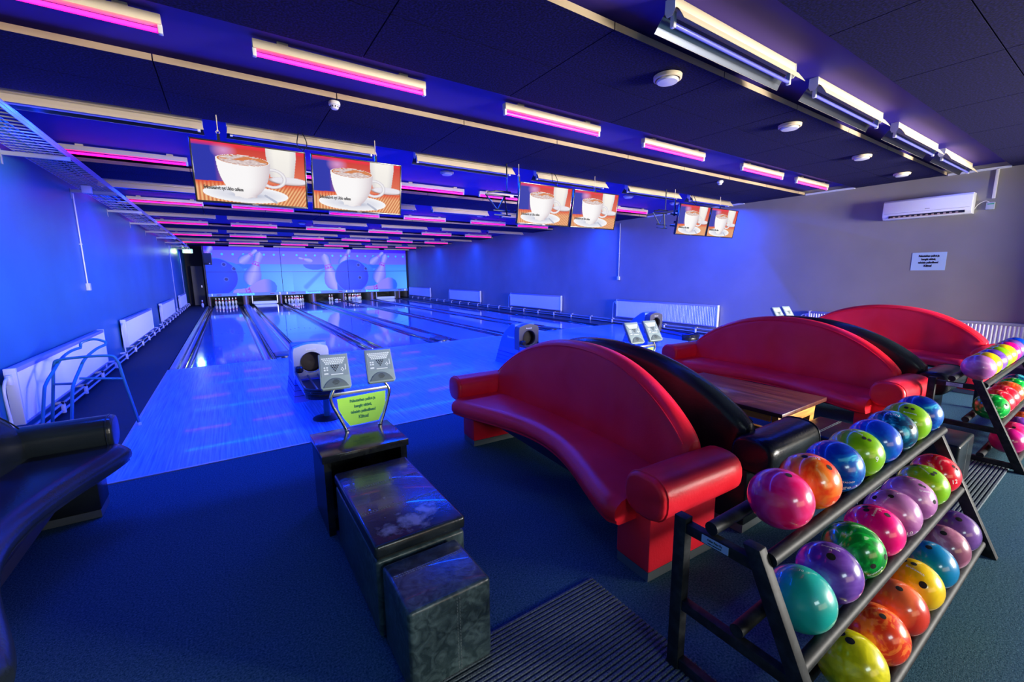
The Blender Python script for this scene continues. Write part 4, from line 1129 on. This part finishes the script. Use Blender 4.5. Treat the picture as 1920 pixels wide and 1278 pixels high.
BR = .1075
def ball_mesh():
    b = BM(); bmesh.ops.create_icosphere(b, subdivisions=5, radius=BR); return b
_bm = obj('bowling_ball', ball_mesh(), white_m, None, 0)
ball_me = _bm.data; ball_me.polygons.foreach_set('use_smooth', [True] * len(ball_me.polygons)); D.objects.remove(_bm)
def ball_mat(name, c1, c2, c3=None, scale=3.2, dist=2.6, lo=.42, hi=.60, seed=0, rough=.12):
    m_ = mat('ball_' + name, rough=rough + .14, coat=.8, spec=.3); N, L, p = nt(m_); p.inputs['Coat Roughness'].default_value = .10
    tc = N.new('ShaderNodeTexCoord'); mp = N.new('ShaderNodeMapping'); mp.inputs['Scale'].default_value = (scale * 3,) * 3; mp.inputs['Location'].default_value = (seed * 3.1, seed * 1.7, seed * 2.3)
    no = N.new('ShaderNodeTexNoise'); no.inputs['Scale'].default_value = 1; no.inputs['Detail'].default_value = 3.5; no.inputs['Distortion'].default_value = dist
    cr = N.new('ShaderNodeValToRGB'); e = cr.color_ramp.elements; e[0].position = lo; e[1].position = hi; e[0].color = (*c1, 1); e[1].color = (*c2, 1)
    if c3: q = cr.color_ramp.elements.new(min(.99, hi + .06)); q.color = (*c3, 1)
    L.new(tc.outputs['Object'], mp.inputs[0]); L.new(mp.outputs[0], no.inputs['Vector']); L.new(no.outputs['Fac'], cr.inputs[0]); L.new(cr.outputs[0], p.inputs['Base Color'])
    return m_
def on_sphere(b, d, disc_r, lift=.0006, mi=0, n=18):
    d = Vector(d).normalized(); a = d.orthogonal().normalized(); c = d.cross(a)
    cen = b.verts.new(d * (BR + lift)); ring_ = []
    for k in range(n):
        q = a * math.cos(2 * PI * k / n) + c * math.sin(2 * PI * k / n)
        ang = disc_r / BR; ring_.append(b.verts.new((d * math.cos(ang) + q * math.sin(ang)) * (BR + lift)))
    for k in range(n): b.faces.new((cen, ring_[k], ring_[(k + 1) % n]))
def ball_text(body, size, d, up, parent, bold=0, lift=.0006):
    me = text_mesh(body, size, bold, 0).copy(); me.materials.clear(); me.materials.append(MATS['ball_ink'])
    d = Vector(d).normalized(); up = Vector(up); up = (up - d * up.dot(d)).normalized(); rt = up.cross(d)
    for v_ in me.vertices:
        x, y = v_.co.x, v_.co.y; l_ = math.hypot(x, y)
        if l_ < 1e-6: v_.co = d * (BR + lift); continue
        q = (rt * x + up * y) / l_; a = l_ / BR; v_.co = (d * math.cos(a) + q * math.sin(a)) * (BR + lift)
    o = D.objects.new('engraving', me); COL.objects.link(o); o.parent = parent
mat('ball_ink', (.85, .85, .9), .5)
CAMP = Vector((CX, 0, CZ))
def put_ball(x, y, z, m_, label, holes=None, texts=(), rack='bowling balls on the nearest rack'):
    me = ball_me.copy() if False else ball_me
    o = D.objects.new('bowling_ball', me.copy()); o.data.materials.clear(); o.data.materials.append(m_); COL.objects.link(o)
    o.location = (x, y, z); tag(o, label, 'bowling ball', rack)
    # view frame at the ball: v towards viewpoint, r right, u up in picture
    v_ = (CAMP - Vector((x, y, z))).normalized(); r_ = Vector((0, 0, 1)).cross(v_).normalized(); u_ = v_.cross(r_)
    if holes:
        for hx, hy, hr in holes:
            k = math.sqrt(max(0, 1 - hx * hx - hy * hy)); b = BM(); on_sphere(b, v_ * k + r_ * hx + u_ * hy, hr); obj('finger_hole', b, hole_m, o, 0)
    for body, size, tx, ty, rot in texts:
        k = math.sqrt(max(0, 1 - tx * tx - ty * ty)); d_ = v_ * k + r_ * tx + u_ * ty
        ball_text(body, size, d_, u_ * math.cos(rot) - r_ * math.sin(rot), o)
    return o
C = srgb
PINK = ball_mat('hot_pink', C(235, 0, 95), C(250, 70, 150), None, 2.2, 1.5, .40, .75, 1)
ORNG = ball_mat('orange', C(245, 70, 5), C(255, 140, 40), C(255, 190, 120), 2.0, 2.2, .42, .60, 2)
NAVY = ball_mat('deep_blue', C(0, 50, 160), C(0, 100, 190), C(70, 190, 225), 2.2, 2.4, .45, .60, 3)
LIME = ball_mat('lime', C(125, 185, 0), C(165, 215, 20), C(205, 230, 90), 2.0, 1.6, .42, .60, 4)
BLUE2 = ball_mat('sky_blue', C(0, 60, 190), C(0, 120, 215), C(90, 180, 235), 1.6, 1.6, .45, .60, 5)
TEAL = ball_mat('teal_marble', C(0, 50, 85), C(0, 120, 150), C(90, 200, 210), 2.4, 3.2, .44, .58, 6)
AQUA = ball_mat('aqua', C(0, 150, 140), C(20, 175, 165), None, 1.5, 1, .35, .7, 7, .22)
PURP = ball_mat('purple', C(85, 40, 150), C(130, 85, 190), C(170, 140, 215), 1.8, 2.4, .40, .62, 8)
GREEN = ball_mat('green_marble', C(0, 130, 40), C(10, 190, 60), C(170, 235, 170), 2.6, 3.0, .45, .60, 9)
MAG = ball_mat('magenta', C(245, 0, 120), C(255, 20, 150), C(255, 140, 200), 2.0, 1.8, .50, .68, 10)
MAUV = ball_mat('mauve', C(150, 80, 150), C(185, 120, 180), C(215, 165, 205), 1.5, 1.8, .38, .62, 11)
REDM = ball_mat('red_marble', C(215, 10, 35), C(235, 30, 60), C(250, 150, 150), 2.2, 2.6, .45, .60, 12)
YELL = ball_mat('yellow', C(225, 185, 0), C(250, 215, 10), None, 1.8, 1.4, .38, .66, 13)
YEL2 = ball_mat('yellow_streak', C(190, 185, 0), C(235, 225, 20), C(245, 240, 110), 2.4, 2.8, .42, .62, 14)
FIRE = ball_mat('fire_orange', C(225, 55, 15), C(250, 120, 45), None, 3.2, 3.4, .46, .56, 15)
BRIK = ball_mat('brick_orange', C(200, 50, 25), C(235, 105, 55), None, 1.1, 1.2, .46, .54, 16)
CYAN = ball_mat('cyan_blue', C(0, 110, 165), C(0, 135, 185), None, 1.2, 1, .35, .7, 17)
ROSE = ball_mat('dusty_rose', C(135, 75, 100), C(175, 110, 140), C(205, 160, 180), 1.6, 2.2, .42, .60, 18)
VIOL = ball_mat('dark_violet', C(85, 50, 125), C(120, 80, 160), None, 1.5, 1.4, .38, .66, 19)
h = .011
BT = 'Brunswick'
rows = [
 (.667, .7575, 1.802, [
  (PINK, 'hot pink ball, first of the top row on the nearest rack', [(.18, .80, h)], []),
  (ORNG, 'orange marbled ball beside the hot pink one on the top row', [(-.20, .82, h), (.55, .62, h)], [('12', .02, .18, .84, 0)]),
  (NAVY, 'deep blue marbled ball with white lettering, third of the top row', [], [('ANTALOGY', .012, .45, -.52, .25), ('nge', .034, .42, -.72, .25)]),
  (LIME, 'lime green ball fourth on the top row, between deep blue and sky blue balls', [(.24, .66, h * .8), (.42, .62, h * .7)], [(BT, .013, -.02, .85, -.3), ('9', .034, .72, -.10, .4)]),
  (BLUE2, 'sky blue ball fifth on the top row, without visible holes', [], []),
  (TEAL, 'dark teal marbled ball with a printed badge, sixth on the top row', [(.70, .35, h)], [('EON', .026, .02, .80, -.1)]),
  (LIME, 'lime green ball seventh on the top row, with three dark finger holes', [(-.02, .72, h * .85), (.22, .70, h * .8), (.22, .10, h)], [(BT, .013, .15, .48, -.1)]),
  (NAVY, 'dark blue ball at the far end of the top row', [(.05, .93, h)], [])]),
 (.551, .4505, 1.748, [
  (AQUA, 'aqua ball, first of the middle row on the nearest rack', [], [('10', .015, -.05, .80, 0)]),
  (PURP, 'bright purple marbled ball second on the middle row', [(.02, .50, h * 1.3)], [(BT, .014, -.02, .80, 0), ('M', .013, -.02, .70, 0)]),
  (GREEN, 'emerald green marbled ball third on the middle row', [(.62, -.35, h), (.93, .10, h)], [(BT, .016, .72, -.52, .9)]),
  (MAG, 'magenta ball fourth on the middle row', [(-.35, .80, h), (-.30, .68, h), (.35, .72, h)], [(BT, .014, -.03, .72, 1.3), ('5', .013, .12, .80, 1.3)]),
  (MAUV, 'pale mauve ball fifth on the middle row, nearer of the two alike', [(-.62, .45, h), (-.10, .68, h)], [(BT, .014, -.28, .42, 1.1), ('10', .03, .62, -.62, .6)]),
  (MAUV, 'pale mauve ball sixth on the middle row, farther of the two alike', [(.35, .72, h * .8), (.48, .68, h * .6), (.86, .15, h)], [(BT, .014, .55, .50, .1)]),
  (LIME, 'lime green ball on the middle row beside the red ball', [(-.35, .88, h), (.30, .62, h * .8), (.38, .72, h * .8)], [(BT, .014, .0, .74, -.6)]),
  (REDM, 'red marbled ball at the far end of the middle row', [(.62, .55, h * .8), (.75, .45, h * .7)], [('12', .034, .74, -.20, .6)])]),
 (.437, .1755, 1.935, [
  (YEL2, 'acid yellow streaked ball at the bottom edge of the photo', [(-.35, .72, h * 1.2), (-.10, .62, h * 1.3)], []),
  (FIRE, 'fiery orange flame-patterned ball on the bottom row', [(.15, .62, h)], [('14', .012, .05, .82, 0)]),
  (BRIK, 'brick orange ball with a pale band on the bottom row', [(.05, .68, h * 1.1)], []),
  (YELL, 'golden yellow ball on the bottom row', [(-.35, .78, h), (-.05, .78, h), (.30, .10, h * 1.3)], [(BT, .016, .02, .56, -.25)]),
  (CYAN, 'plain cyan blue ball on the bottom row', [(-.05, .70, h * 1.1)], []),
  (ROSE, 'dusty rose ball on the bottom row', [(.0, .62, h * 1.2)], []),
  (VIOL, 'dark violet ball at the far end of the bottom row', [(.12, .62, h * 1.2)], [])])]
for y, z, x0, lst in rows:
    for i, (m_, lab, hs, tx) in enumerate(lst):
        put_ball(x0 + .2365 * i, y, z, m_, lab, hs, tx)
MAG2 = ball_mat('dark_magenta', C(150, 0, 90), C(200, 20, 130), None, 1.4, 1.4, .4, .66, 21)
rows2 = [
 (.742, .7575, 5.46, [(MAUV, 'pale mauve ball, nearest of the top row on the right-hand rack'), (YELL, 'yellow ball second on the top row of the right-hand rack'), (PURP, 'purple ball third on the top row of the right-hand rack'), (LIME, 'lime ball fourth on the top row of the right-hand rack'),
                      (YELL, 'golden ball with a hole, fifth on the top row of the right-hand rack'), (MAG, 'magenta ball sixth on the top row of the right-hand rack'), (VIOL, 'violet ball seventh on the top row of the right-hand rack'), (BLUE2, 'blue ball at the far end of the top row of the right-hand rack')]),
 (.626, .4505, 5.40, [(GREEN, 'dark green ball, nearest of the middle row on the right-hand rack'), (REDM, 'red ball beside the dark green one on the right-hand rack'), (REDM, 'second red ball along the middle row of the right-hand rack'), (FIRE, 'orange ball on the middle row of the right-hand rack'), (GREEN, 'green ball at the picture edge on the middle row of the right-hand rack'), (TEAL, 'teal ball on the middle row of the right-hand rack')]),
 (.512, .1755, 5.47, [(MAG2, 'dark magenta ball, nearest of the bottom row on the right-hand rack'), (PINK, 'hot pink ball behind the leg on the bottom row of the right-hand rack'), (PURP, 'purple ball on the bottom row of the right-hand rack'), (FIRE, 'orange ball on the bottom row of the right-hand rack'), (VIOL, 'violet ball on the bottom row of the right-hand rack')])]
for y, z, x0, lst in rows2:
    for i, (m_, lab) in enumerate(lst):
        hs = [(.0, .55, h)] if i in (1, 4) else ([(.75, .3, h)] if (i == 0 and z < .5 and z > .4) else None)
        put_ball(x0 + .2385 * i, y, z, m_, lab, hs, (), 'bowling balls on the right-hand rack')
